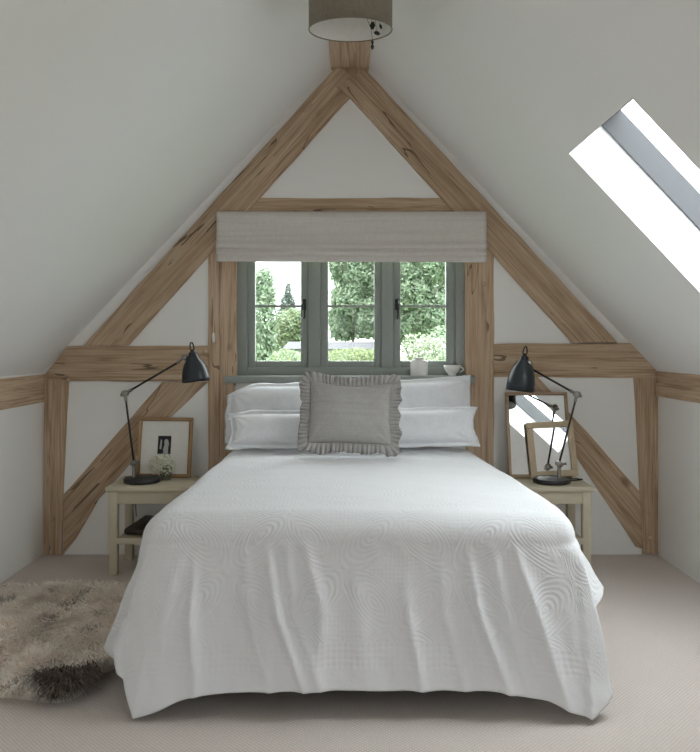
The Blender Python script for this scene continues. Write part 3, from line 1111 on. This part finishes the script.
# ------------------------------------------------------------------ desk lamps
def desk_lamp(base, pivot, elbow, tip, shade_top, shade_bot, label, yb):
    c = P(*base, yb)
    c.z = TZ
    root = empty('desk_lamp', c)
    tag(root, label, 'lamp', 'black jointed desk lamps')

    def L(p, y=yb):
        return P(p[0], p[1], y) - c

    bm = bmesh.new()
    lathe(bm, [(0.098, 0), (0.106, 0.004), (0.108, 0.020), (0.102, 0.028), (0.03, 0.032), (0.016, 0.034)], 48)
    obj('base', bm, M['iron'], root, auto=50)
    pv, el, tp = L(pivot), L(elbow), L(tip)
    bm = bmesh.new()
    tube(bm, [(pv.x, 0, 0.03), (pv.x, 0, pv.z - 0.012)], [0.013, 0.010], 14)
    lathe(bm, [(0.014, -0.026), (0.019, -0.022), (0.019, 0.022), (0.014, 0.026)], 20, axis_matrix(pv, (0, 1, 0)))
    tube(bm, [pv + Vector((0.0, -0.02, 0)), pv + Vector((0.028, -0.028, 0.006)), pv + Vector((0.036, -0.03, 0.008))], [0.006, 0.008, 0.010], 10)
    tag(obj('base_joint', bm, M['chrome'], root, auto=50), 'polished metal joint')
    bm = bmesh.new()
    tube(bm, [pv, el], 0.0062, 12)
    obj('lower_arm', bm, M['iron'], root, smooth=True)
    bm = bmesh.new()
    lathe(bm, [(0.012, -0.022), (0.019, -0.018), (0.019, 0.018), (0.012, 0.022)], 20, axis_matrix(el, (0, 1, 0)))
    d = (el - pv).normalized()
    tube(bm, [el - d * 0.045, el - d * 0.012], 0.0095, 12)
    d2 = (tp - el).normalized()
    tube(bm, [el + d2 * 0.012, el + d2 * 0.05], 0.0095, 12)
    tube(bm, [el - d2 * 0.03 + Vector((0, 0.004, 0.004)), el], [0.009, 0.006], 10)
    tag(obj('elbow_joint', bm, M['chrome'], root, auto=50), 'polished metal joint')
    bm = bmesh.new()
    tube(bm, [el, tp], 0.0062, 12)
    obj('upper_arm', bm, M['iron'], root, smooth=True)
    st, sb = L(shade_top), L(shade_bot)
    ax = (sb - st)
    hgt = ax.length
    Mx = axis_matrix(st, ax)
    bm = bmesh.new()
    prof = [(0.021, 0.0), (0.025, 0.004), (0.027, 0.022), (0.037, 0.036), (0.053, 0.058), (0.066, 0.086), (0.075, 0.118), (0.081, 0.155), (0.083, hgt)]
    outer = prof
    lathe(bm, outer, 40, Mx, cap0=True, cap1=False)
    sh = obj('shade', bm, M['lamp_black'], root, auto=60)
    sh.modifiers.new('thickness', 'SOLIDIFY').thickness = 0.0018
    bm = bmesh.new()
    lathe(bm, [(r - 0.004, z + 0.003) for r, z in prof[3:-1]] + [(0.0795, hgt - 0.002)], 40, Mx, cap0=True, cap1=False)
    obj('shade_lining', bm, M['lamp_in'], sh, auto=60)
    bm = bmesh.new()
    bmesh.ops.create_uvsphere(bm, u_segments=20, v_segments=14, radius=0.028, matrix=Mx @ Matrix.Translation((0, 0, 0.115)))
    tube(bm, [Mx @ Vector((0, 0, 0.056)), Mx @ Vector((0, 0, 0.10))], 0.014, 12)
    obj('bulb', bm, M['bulb'], sh, smooth=True)
    # swivel bracket and loop on top of the shade
    bm = bmesh.new()
    top = st - ax.normalized() * 0.002
    u = ax.normalized()
    tube(bm, [tp, tp.lerp(top, 0.55) + Vector((0, -0.004, 0.006)), top + u * 0.028], [0.010, 0.009, 0.009], 12)
    lathe(bm, [(0.012, -0.03), (0.016, -0.026), (0.016, 0.026), (0.012, 0.03)], 16, axis_matrix(tp.lerp(top, 0.5), (0, 1, 0)))
    tag(obj('swivel', bm, M['chrome'], root, auto=50), 'polished metal swivel')
    bm = bmesh.new()
    tube(bm, [top + u * 0.01, top - u * 0.014], [0.013, 0.011], 14)
    pts = []
    for i in range(13):
        an = PI * i / 12
        pts.append(top - u * (0.012 + 0.042 * math.sin(an)) + Vector((0.012 * math.cos(an), 0.0, 0)))
    tube(bm, pts, 0.0042, 8)
    obj('cord_loop', bm, M['iron'], root, auto=50)
    return root, c


lampL, cL = desk_lamp((142, 478), (134, 463), (125, 393.5), (177, 363), (192.5, 352), (196, 381.5),
                      'black jointed desk lamp on the left bedside table', -0.30)
lampR, cR = desk_lamp((551.5, 476), (559, 464), (577, 394.5), (532.5, 369.5), (524.5, 356), (520, 391),
                      'black jointed desk lamp on the right bedside table before mirrors', -0.32)


def cable(root, c, pts, r=0.003):
    cu_ = [Vector(p) - c for p in pts]
    fine = []
    for i in range(len(cu_) - 1):
        p0, p1, p2, p3 = cu_[max(i - 1, 0)], cu_[i], cu_[i + 1], cu_[min(i + 2, len(cu_) - 1)]
        for j in range(8):
            u = j / 8
            fine.append(0.5 * ((2 * p1) + (-p0 + p2) * u + (2 * p0 - 5 * p1 + 4 * p2 - p3) * u * u + (-p0 + 3 * p1 - 3 * p2 + p3) * u ** 3))
    fine.append(cu_[-1])
    bm = bmesh.new()
    tube(bm, fine, r, 8)
    obj('power_cable', bm, M['iron'], root, smooth=True)


cable(lampR, cR, [(cR.x + 0.10, -0.30, TZ + 0.012), (cR.x + 0.15, -0.26, TZ + 0.004), (cR.x + 0.21, -0.22, TZ + 0.004), (cR.x + 0.15, -0.20, TZ + 0.004),
                  (cR.x + 0.05, -0.19, TZ + 0.004)], 0.0032)
cable(lampL, cL, [(cL.x - 0.08, -0.24, TZ + 0.010), (cL.x - 0.12, -0.19, TZ + 0.004), (cL.x - 0.08, -0.11, TZ + 0.004), (cL.x - 0.11, -0.058, TZ + 0.004),
                  (cL.x - 0.11, -0.05, TZ - 0.05), (cL.x - 0.10, -0.045, 0.25)], 0.0032)


# ------------------------------------------------------------------ frames and mirrors
def leaning(name, cx, yfoot, w, h, lean, fw, fd, mat, label, cat, roll=0.0, yaw=0.0, mirror=False, group=None):
    """frame standing on the table, bottom front edge at yfoot, top leaning back to the wall"""
    root = empty(name, (cx, yfoot, TZ + 0.001), (-lean, roll, yaw))
    tag(root, label, cat, group)
    hw = w / 2
    bm = bmesh.new()
    for q in ((-hw, hw, 0, fw), (-hw, hw, h - fw, h), (-hw, -hw + fw, fw, h - fw), (hw - fw, hw, fw, h - fw)):
        bx(bm, q[0], q[1], -fd, 0.0, q[2], q[3], min(0.004, fw * 0.2))
    uvl = bm.loops.layers.uv.new('UVMap')
    for f in bm.faces:
        ys = [l.vert.co for l in f.loops]
        cxx = sum(v.x for v in ys) / len(ys)
        vert = abs(cxx) > hw - fw * 0.98
        for l in f.loops:
            c = l.vert.co
            l[uvl].uv = (c.z, c.x + c.y) if vert else (c.x, c.z + c.y)
    obj('frame', bm, mat, root, auto=40)
    bm = bmesh.new()
    bx(bm, -hw + fw * 0.5, hw - fw * 0.5, -0.006, -0.002, fw * 0.5, h - fw * 0.5)
    obj('backing', bm, M['frame_dark'], root)
    return root


fr = leaning('picture_frame', P(164, 0, -0.12).x, -0.135, 0.333, 0.365, 0.20, 0.022, 0.022, M['frame_oak'],
             'oak framed small black print with a wide white mount', 'picture', roll=0.012)
bm = bmesh.new()
bx(bm, -0.147, 0.147, -0.0095, -0.0065, 0.02, 0.345)
mt = obj('mount', bm, M['mat'], fr)
bm = bmesh.new()
bx(bm, -0.043, 0.037, -0.0112, -0.0097, 0.142, 0.252)
pr = obj('print', bm, M['ink'], fr)
tag(pr, 'small black print')
bm = bmesh.new()
prism(bm, [(-0.006, 0.143), (0.022, 0.143), (0.021, 0.18), (0.025, 0.205), (0.018, 0.228), (0.006, 0.234), (-0.004, 0.222), (-0.002, 0.195), (-0.010, 0.17)], -0.0126, -0.0114)
prism(bm, [(-0.032, 0.172), (-0.020, 0.170), (-0.018, 0.225), (-0.026, 0.232)], -0.0126, -0.0114)
tag(obj('pale_shape', bm, M['paper_grey'], pr), 'pale grey abstract shape')

mi = leaning('wall_mirror', P(538, 0, -0.1).x, -0.150, 0.385, 0.525, 0.225, 0.020, 0.022, M['frame_dark'],
             'large thin framed mirror leaning on the wall behind the lamp', 'mirror')
bm = bmesh.new()
bx(bm, -0.178, 0.178, -0.012, -0.007, 0.014, 0.511)
obj('mirror_glass', bm, M['mirror'], mi)
m2 = leaning('gilt_mirror', P(554.5, 0, -0.18).x, -0.175, 0.285, 0.335, 0.21, 0.038, 0.024, M['gilt'],
             'small mirror with pale gold frame standing before the larger mirror', 'mirror', roll=-0.055)
m2.location.z += 0.0085
bm = bmesh.new()
bx(bm, -0.105, 0.105, -0.012, -0.007, 0.032, 0.303)
obj('mirror_glass', bm, M['mirror'], m2)

# small glass with a round bunch of cream flowers
vc = P(164.5, 0, -0.205)
vase = empty('flower_glass', (-1.105, -0.205, TZ))
tag(vase, 'small clear tumbler holding a round bunch of cream flowers', 'flowers')
bm = bmesh.new()
lathe(bm, [(0.030, 0.0), (0.033, 0.004), (0.038, 0.075), (0.0365, 0.075), (0.031, 0.008), (0.01, 0.006)], 28)
obj('tumbler', bm, M['clear'], vase, smooth=True)
bm = bmesh.new()
for i in range(12):
    an = i * 2.4
    tube(bm, [(0.018 * math.cos(an), 0.018 * math.sin(an), 0.01), (0.012 * math.cos(an + 1), 0.012 * math.sin(an + 1), 0.06), (0.035 * math.cos(an), 0.035 * math.sin(an), 0.10)], 0.0018, 6)
obj('stems', bm, M['stem'], vase, smooth=True)
verts, faces = [], []
for i in range(330):
    d = Vector((random.gauss(0, 1), random.gauss(0, 1), random.gauss(0, 1))).normalized()
    if d.z < -0.75: d.z *= -1
    r = random.uniform(0.75, 1.05)
    c = Vector((-0.020, -0.012, 0.085)) + Vector((d.x * 0.080, d.y * 0.06, d.z * 0.068)) * r
    u, v, w_ = basis(d + Vector((random.uniform(-.5, .5), random.uniform(-.5, .5), random.uniform(-.5, .5))))
    rr = random.uniform(0.006, 0.0105)
    k0 = len(verts)
    verts.append(c - w_ * 0.003)
    for q in range(8):
        ra = rr * (1.15 if q % 2 == 0 else 0.55)
        verts.append(c + (u * math.cos(q * PI / 4) + v * math.sin(q * PI / 4)) * ra + w_ * (0.002 if q % 2 == 0 else -0.001))
    for q in range(8):
        faces.append((k0, k0 + 1 + q, k0 + 1 + (q + 1) % 8))
pmesh('blossom', verts, faces, M['petal'], vase, smooth=False)

# ------------------------------------------------------------------ pendant
pl = P(350.5, 30, -1.63)
pend = empty('pendant_lamp', (pl.x, pl.y, pl.z), (0.085, 0, 0))
tag(pend, 'brown linen drum pendant hanging from the ridge', 'pendant lamp')
R0, HS = 0.178, 0.235
bm = bmesh.new()
lathe(bm, [(R0, 0), (R0, HS)], 64, cap0=False, cap1=False)
sh = obj('shade', bm, M['shade'], pend, smooth=True)
sh.modifiers.new('thickness', 'SOLIDIFY').thickness = 0.002
bm = bmesh.new()
lathe(bm, [(R0 - 0.0035, 0.002), (R0 - 0.0035, HS - 0.002)], 64, cap0=False, cap1=False)
tag(obj('lining', bm, M['lining'], sh, smooth=True), 'white shade lining')
for z in (0.0, HS):
    bm = bmesh.new()
    tube(bm, [((R0 - 0.001) * math.cos(i * PI / 32), (R0 - 0.001) * math.sin(i * PI / 32), z) for i in range(65)], 0.0028, 6, cap=False)
    obj('rim', bm, M['shade'], sh, smooth=True)
bm = bmesh.new()
for k in range(3):
    an = k * 2 * PI / 3 + 0.4
    tube(bm, [(0.02 * math.cos(an), 0.02 * math.sin(an), HS - 0.03), (R0 * 0.985 * math.cos(an), R0 * 0.985 * math.sin(an), HS - 0.008)], 0.002, 6)
lathe(bm, [(0.021, 0.0), (0.021, 0.065), (0.008, 0.075)][::1], 20, Matrix.Translation((0, 0, HS - 0.09)))
obj('bulb_holder', bm, M['iron'], pend, auto=50)
bm = bmesh.new()
bmesh.ops.create_uvsphere(bm, u_segments=24, v_segments=16, radius=0.034, matrix=Matrix.Translation((0, 0, HS - 0.125)))
obj('bulb', bm, M['bulb'], pend, smooth=True)
bm = bmesh.new()
tube(bm, [(0, 0, HS - 0.02), (0, 0.02, APEX - 0.135 - pl.z - 0.006)], 0.003, 8)
obj('flex', bm, M['iron'], pend, smooth=True)
# dark leaf ornaments and the little toggle that hang inside the rim
bm = bmesh.new()
for (x, z, w_, h_, rot) in ((0.0955, 0.036, 0.024, 0.036, 0.15), (0.115, 0.004, 0.030, 0.018, 0.3), (0.131, 0.032, 0.012, 0.024, -0.3), (0.108, 0.068, 0.034, 0.012, 0.1)):
    Mx = Matrix.Translation((x, 0.06, z)) @ Matrix.Rotation(rot, 4, 'Y')
    pts = [(-w_ / 2, 0), (-w_ * 0.3, h_ * 0.4), (0.1 * w_, h_ * 0.5), (w_ / 2, 0.1 * h_), (w_ * 0.25, -h_ * 0.45), (-w_ * 0.25, -h_ * 0.4)]
    a_ = [bm.verts.new(Mx @ Vector((p[0], 0, p[1]))) for p in pts]
    b_ = [bm.verts.new(Mx @ Vector((p[0], 0.003, p[1]))) for p in pts]
    bm.faces.new(a_)
    bm.faces.new(b_[::-1])
    for i in range(6):
        bm.faces.new((a_[i], b_[i], b_[(i + 1) % 6], a_[(i + 1) % 6]))
    tube(bm, [Mx @ Vector((0, 0.0015, 0)), (x * 0.8, 0.04, 0.14), (0.02, -0.01, HS - 0.05)], 0.0008, 5)
tag(obj('leaf_ornament', bm, M['iron'], pend), 'dark leaf ornaments inside the shade')
bm = bmesh.new()
tube(bm, [(0.02, 0.015, HS - 0.06), (0.09, 0.09, 0.03), (0.096, 0.10, -0.012)], 0.001, 5)
lathe(bm, [(0.003, 0.02), (0.007, 0.012), (0.004, 0.002), (0.008, -0.008), (0.004, -0.02)][::-1], 10, Matrix.Translation((0.096, 0.10, -0.034)))
obj('pull_toggle', bm, M['iron'], pend, smooth=True)

# ------------------------------------------------------------------ sheepskin
CXR, CYR = -1.375, -1.34


def rug_r(an):
    """outline radius factor of the hide"""
    da = (an - 5.25 + PI) % (2 * PI) - PI
    return 1 + 0.13 * math.exp(-(da / 0.28) ** 2) + 0.05 * math.sin(3 * an + 0.6) + 0.05 * math.sin(5 * an + 2.0) + 0.03 * math.sin(9 * an)


RXR, RYR = 0.48, 0.70
verts, faces = [], []
NA, NRR = 72, 8
for r in range(NRR + 1):
    for k in range(NA):
        an = 2 * PI * k / NA
        q = r / NRR * rug_r(an)
        sx = abs(math.cos(an)) ** 0.55 * (1 if math.cos(an) > 0 else -1)
        sy = abs(math.sin(an)) ** 0.55 * (1 if math.sin(an) > 0 else -1)
        verts.append(Vector((sx * RXR * q, sy * RYR * q, 0.008 if r < NRR else 0.002)))
for r in range(NRR):
    for k in range(NA):
        k2 = (k + 1) % NA
        faces.append((r * NA + k, r * NA + k2, (r + 1) * NA + k2, (r + 1) * NA + k))
rug = pmesh('sheepskin_rug', verts, faces, plain('hide', (0.88, 0.84, 0.78), 0.9))
rug.location = (CXR, CYR, 0.0005)
tag(rug, 'shaggy cream and brown sheepskin on the carpet left of the bed', 'rug')

NF = 28000
fv, ff, fc = [], [], []
r_ = random.Random(5)
for i in range(NF):
    an = r_.uniform(0, 2 * PI)
    q = math.sqrt(r_.random()) * rug_r(an)
    sx = abs(math.cos(an)) ** 0.55 * (1 if math.cos(an) > 0 else -1)
    sy = abs(math.sin(an)) ** 0.55 * (1 if math.sin(an) > 0 else -1)
    x, y = sx * RXR * q, sy * RYR * q
    wx, wy = x + CXR, y + CYR
    # local clump flow
    fx = nz(x * 5, y * 5, 1) * 1.1 + sx * 0.35 * q
    fy = nz(x * 5, y * 5, 7) * 1.1 - 0.45 + sy * 0.25 * q
    cl = nz(x * 22, y * 22, 3)
    lump = math.exp(-(((wx + 1.03) / 0.24) ** 2 + ((wy + 1.95) / 0.20) ** 2))
    ln = (0.052 + 0.024 * cl + 0.03 * r_.random()) * (1 + 0.45 * lump)
    lean = 0.85 + 0.5 * r_.random()
    d1 = Vector((fx + r_.gauss(0, .25), fy + r_.gauss(0, .25), 0.48 + 0.4 * lump)).normalized()
    d2 = Vector((fx * 1.6 + r_.gauss(0, .35), fy * 1.6 + r_.gauss(0, .35), 0.12 - 0.5 * q * (q > .85))).normalized()
    p0 = Vector((x, y, 0.005 + 0.028 * lump))
    p1 = p0 + d1 * ln * 0.55
    p2 = p1 + d2 * ln * 0.6
    p2.z = max(p2.z, 0.006)
    sd = Vector((-d2.y + r_.gauss(0, .25), d2.x + r_.gauss(0, .25), r_.gauss(0, .25))).normalized() * r_.uniform(0.0018, 0.0034)
    k0 = len(fv)
    fv += [p0 - sd, p0 + sd, p1 + sd * 0.9, p1 - sd * 0.9, p2]
    ff += [(k0, k0 + 1, k0 + 2, k0 + 3), (k0 + 3, k0 + 2, k0 + 4)]
    # natural fleece colours: cream, grey freckles, brown at the near right end
    dk = max(0.0, min(1.0, 1.7 * math.exp(-(((wx + 1.02) / 0.20) ** 2 + ((wy + 2.04) / 0.19) ** 2)) + 1.0 * nz(wx * 9, wy * 9, 2) - 0.25)) \
        if wy < -1.6 else 0.0
    dk = max(dk, 0.75 * math.exp(-(((wx + 1.52) / 0.12) ** 2 + ((wy + 1.86) / 0.07) ** 2)))
    sp = max(0.0, nz(wx * 9 + 2, wy * 9, 5) - 0.30) * 2.2 + max(0.0, nz(wx * 3, wy * 3, 9) - 0.1) * 0.2
    dk = min(1.0, max(dk, min(0.62, sp)) + r_.gauss(0, 0.06))
    dk = min(0.97, max(0.0, dk)) * (0.88 + 0.12 * r_.random())
    cr = Vector((0.97, 0.90, 0.825)) * r_.uniform(0.92, 1.04)
    br = Vector((0.06, 0.040, 0.028)) * r_.uniform(0.7, 1.8)
    cc = cr.lerp(br, dk)
    fc += [(cc.x, cc.y, cc.z, 1.0)] * 5
fur = pmesh('fur', fv, ff, M['fur'], rug)
ca = fur.data.color_attributes.new('tint', 'FLOAT_COLOR', 'POINT')
ca.data.foreach_set('color', np.array(fc, dtype=np.float32).ravel())


# ------------------------------------------------------------------ garden
GZ = -0.6
bm = bmesh.new()
bx(bm, -60, 60, 0.4, 120, GZ - 0.3, GZ)
struct(obj('ground', bm, M['lawn']), 'green lawn of the garden beyond the window', 'ground')


def foliage(blobs, n, size, cols, seed, parent, name='foliage'):
    r = random.Random(seed)
    vs, fs, cs = [], [], []
    wts = [b[1][0] * b[1][2] for b in blobs]
    for i in range(n):
        c, rad = r.choices(blobs, wts)[0]
        d = Vector((r.gauss(0, 1), r.gauss(0, 1), r.gauss(0, 1))).normalized()
        q = r.uniform(0.45, 1.0) ** 0.5 * (1 + 0.25 * nz(d.x * 2.5 + seed, d.y * 2.5, d.z * 2.5))
        p = Vector(c) + Vector((d.x * rad[0], d.y * rad[1], d.z * rad[2])) * q
        p.z = max(p.z, 0.05)
        nn = (d + Vector((r.gauss(0, .7), r.gauss(0, .7), r.gauss(0, .7) + .4))).normalized()
        u, v, _ = basis(nn)
        an = r.uniform(0, 2 * PI)
        u, v = u * math.cos(an) + v * math.sin(an), v * math.cos(an) - u * math.sin(an)
        s_ = size * r.uniform(0.6, 1.3)
        k0 = len(vs)
        vs += [p - u * s_, p + v * s_ * 0.45, p + u * s_, p - v * s_ * 0.45]
        fs.append((k0, k0 + 1, k0 + 2, k0 + 3))
        col = Vector(r.choice(cols)) * r.uniform(0.75, 1.25)
        cs += [(col.x, col.y, col.z, 1.0)] * 4
    o = pmesh(name, vs, fs, M['leaf'], parent, smooth=False)
    ca = o.data.color_attributes.new('tint', 'FLOAT_COLOR', 'POINT')
    ca.data.foreach_set('color', np.array(cs, dtype=np.float32).ravel())
    return o


def plant(name, px, d, blobs, n, size, cols, seed, label, cat, group=None, trunk=True):
    root = empty(name, ((px - VX) * d / F, d - D, GZ))
    tag(root, label, cat, group)
    foliage(blobs, n, size, cols, seed, root)
    if trunk:
        top = max(b[0][2] for b in blobs)
        bm = bmesh.new()
        pts = [(0, 0, 0), (0.05, 0.02, top * 0.35), (-0.03, 0, top * 0.7), (0.02, 0.03, top)]
        w = 0.016 * top
        tube(bm, pts, [w, w * 0.75, w * 0.45, w * 0.15], 10)
        for k in range(9):
            z0 = top * (0.35 + 0.06 * k)
            an = k * 2.4
            tube(bm, [(0, 0, z0), (math.cos(an) * top * 0.13, math.sin(an) * top * 0.13, z0 + top * 0.12),
                      (math.cos(an) * top * 0.22, math.sin(an) * top * 0.22, z0 + top * 0.22)], [w * 0.3, w * 0.2, w * 0.08], 6)
        obj('trunk', bm, M['bark'], root, smooth=True)
    return root


def ht(py, d):
    return EYE - (py - VY) * d / F - GZ


GR1 = [(0.166, 0.233, 0.155), (0.208, 0.28, 0.187), (0.259, 0.321, 0.222)]
GR2 = [(0.176, 0.238, 0.155), (0.227, 0.291, 0.197), (0.291, 0.353, 0.249)]
GR3 = [(0.208, 0.249, 0.123), (0.259, 0.3, 0.155), (0.166, 0.217, 0.114)]
GD = [(0.103, 0.134, 0.114), (0.134, 0.166, 0.145)]
TG = 'garden trees seen through the window'
d = 17.0
plant('garden_tree', 261, d, [((0, 0, ht(320, d)), (0.32, 0.4, 0.9)), ((0.05, 0, ht(290, d)), (0.24, 0.3, 0.5)), ((-0.05, 0, ht(350, d)), (0.4, 0.4, 0.6))],
      5200, 0.055, GR1, 1, 'narrow green tree at the left edge of the left pane', 'tree', TG)
d = 34.0
plant('conifer', 288, d, [((0, 0, ht(318, d)), (0.55, 0.5, 0.6)), ((0, 0, ht(304, d)), (0.34, 0.3, 0.5)), ((0, 0, ht(293, d)), (0.14, 0.14, 0.45))],
      3000, 0.06, GD, 2, 'small dark pointed conifer against the sky in the left pane', 'tree', TG)
d = 24.0
plant('garden_tree', 292, d, [((0, 0, ht(328, d)), (0.55, 0.5, 0.55)), ((0.5, 0, ht(322, d)), (0.5, 0.5, 0.5)), ((-0.3, 0, ht(336, d)), (0.5, 0.5, 0.5))],
      5000, 0.06, GR2 + GR3, 3, 'round pale green tree in the lower left pane', 'tree', TG)
d = 22.0
plant('garden_tree', 352, d, [((0, 0, ht(300, d)), (0.62, 0.6, 0.7)), ((0.2, 0, ht(275, d)), (0.65, 0.6, 0.7)), ((-0.2, 0.2, ht(320, d)), (0.5, 0.5, 0.6)),
                               ((0.5, 0, ht(255, d)), (0.6, 0.5, 0.7)), ((0.45, -0.1, ht(318, d)), (0.5, 0.5, 0.6)), ((-0.3, 0, ht(262, d)), (0.35, 0.5, 0.55))],
      26000, 0.062, GR1 + GR2, 4, 'large leafy tree filling the middle pane', 'tree', TG)
d = 20.0
plant('garden_tree', 412, d, [((0, 0, ht(290, d)), (0.6, 0.6, 0.7)), ((0.4, 0, ht(315, d)), (0.6, 0.5, 0.6)), ((-0.2, 0.2, ht(322, d)), (0.5, 0.5, 0.6)),
                               ((0.3, 0, ht(262, d)), (0.7, 0.6, 0.6)), ((-0.3, 0, ht(265, d)), (0.5, 0.5, 0.6))],
      24000, 0.06, GR1 + GR2, 5, 'leafy green tree filling the upper right pane', 'tree', TG)
d = 27.0
plant('garden_tree', 446, d, [((0, 0, ht(300, d)), (0.9, 0.6, 1.3)), ((0.9, 0, ht(280, d)), (1.1, 0.7, 1.8)), ((0.3, 0, ht(262, d)), (0.8, 0.6, 1.0))],
      16000, 0.08, GR1, 6, 'taller dark green tree behind the right pane tree', 'tree', TG)
d = 11.0
plant('flowering_shrub', 418, d, [((0, 0, ht(346, d)), (0.24, 0.3, 0.18)), ((0.1, 0, ht(356, d)), (0.3, 0.3, 0.25)), ((0, 0, ht(420, d)), (0.4, 0.4, 0.75))],
      3600, 0.032, [(0.50, 0.50, 0.44), (0.30, 0.34, 0.25), (0.16, 0.21, 0.12), (0.18, 0.23, 0.14)], 7, 'shrub covered in white blossom in the lower right pane', 'shrub')
d = 14.0
plant('hedge_shrub', 352, d, [((0, 0, ht(357, d)), (0.5, 0.35, 0.16)), ((-0.1, 0, ht(400, d)), (0.65, 0.5, 0.75)), ((0.4, 0, ht(360, d)), (0.35, 0.3, 0.2))],
      6000, 0.035, GR3, 8, 'yellow green shrub at the bottom of the middle pane', 'shrub', 'garden shrubs below the panes')
d = 13.0
plant('hedge_shrub', 286, d, [((0, 0, ht(358, d)), (0.3, 0.35, 0.14)), ((0, 0, ht(400, d)), (0.5, 0.5, 0.7))],
      4000, 0.035, GR3 + GR1, 9, 'yellow green shrub at the bottom of the left pane', 'shrub', 'garden shrubs below the panes')
d = 12.5
plant('hedge_shrub', 442, d, [((0, 0, ht(345, d)), (0.25, 0.35, 0.3)), ((0, 0, ht(400, d)), (0.5, 0.5, 0.8))],
      3600, 0.035, GR2, 10, 'green shrub beside the blossom in the right pane', 'shrub', 'garden shrubs below the panes')
# long low outbuilding
d = 19.0
ob = empty('outbuilding', ((332 - VX) * d / F, d - D + 1.2, GZ))
tag(ob, 'long low pale outbuilding beyond the garden shrubs', 'building')
hw = 1.15
h1, h2 = ht(349, d), ht(341.5, d)
bm = bmesh.new()
bx(bm, -hw, hw, -0.6, 0.6, 0.0, h1)
obj('wall', bm, M['render'], ob)
bm = bmesh.new()
a = [bm.verts.new(p) for p in ((-hw - .05, -0.7, h1), (hw + .05, -0.7, h1), (hw + .05, 0.7, h1), (-hw - .05, 0.7, h1), (-hw + 0.05, 0, h2), (hw - .05, 0, h2))]
for f in ((0, 1, 5, 4), (2, 3, 4, 5), (0, 4, 3), (1, 2, 5), (0, 3, 2, 1)):
    bm.faces.new([a[i] for i in f])
obj('roof', bm, M['slate'], ob)

# ------------------------------------------------------------------ sky, camera, view
w = bpy.data.worlds.new('overcast sky')
SC.world = w
w.use_nodes = True
nt = w.node_tree
bg = nt.nodes['Background']
# overcast sky: brighter overhead than at the horizon
tc = nt.nodes.new('ShaderNodeTexCoord')
sp_ = nt.nodes.new('ShaderNodeSeparateXYZ')
nt.links.new(tc.outputs['Generated'], sp_.inputs[0])
mr = nt.nodes.new('ShaderNodeMapRange')
nt.links.new(sp_.outputs[2], mr.inputs[0])
mr.inputs[1].default_value, mr.inputs[2].default_value = 0.0, 1.0
mr.inputs[3].default_value, mr.inputs[4].default_value = 4.5, 13.6
nt.links.new(mr.outputs[0], bg.inputs['Strength'])
bg.inputs['Color'].default_value = (0.945, 0.97, 1.0, 1)
w.cycles.sampling_method = 'MANUAL'
w.cycles.sample_map_resolution = 64

cam = bpy.data.cameras.new('camera')
cam.sensor_fit = 'HORIZONTAL'
cam.sensor_width = 36.0
cam.lens = 36.0 * F / 700.0
cam.shift_x = (350.0 - VX) / 700.0
cam.shift_y = -(376.0 - VY) / 700.0
cam.clip_start = 0.05
cam.clip_end = 300
co_ = bpy.data.objects.new('camera', cam)
COL.objects.link(co_)
co_.location = (0, -D, EYE)
co_.rotation_euler = (PI / 2, 0, 0)
SC.camera = co_

SC.view_settings.view_transform = 'Standard'
SC.view_settings.look = 'None'
SC.view_settings.gamma = 1.0
SC.view_settings.use_curve_mapping = False
SC.view_settings.exposure = 0.0
SC.cycles.use_denoising = True
SC.cycles.max_bounces = 16
SC.cycles.diffuse_bounces = 10
SC.cycles.transparent_max_bounces = 16
SC.cycles.sample_clamp_indirect = 6.0
SC.cycles.caustics_reflective = False
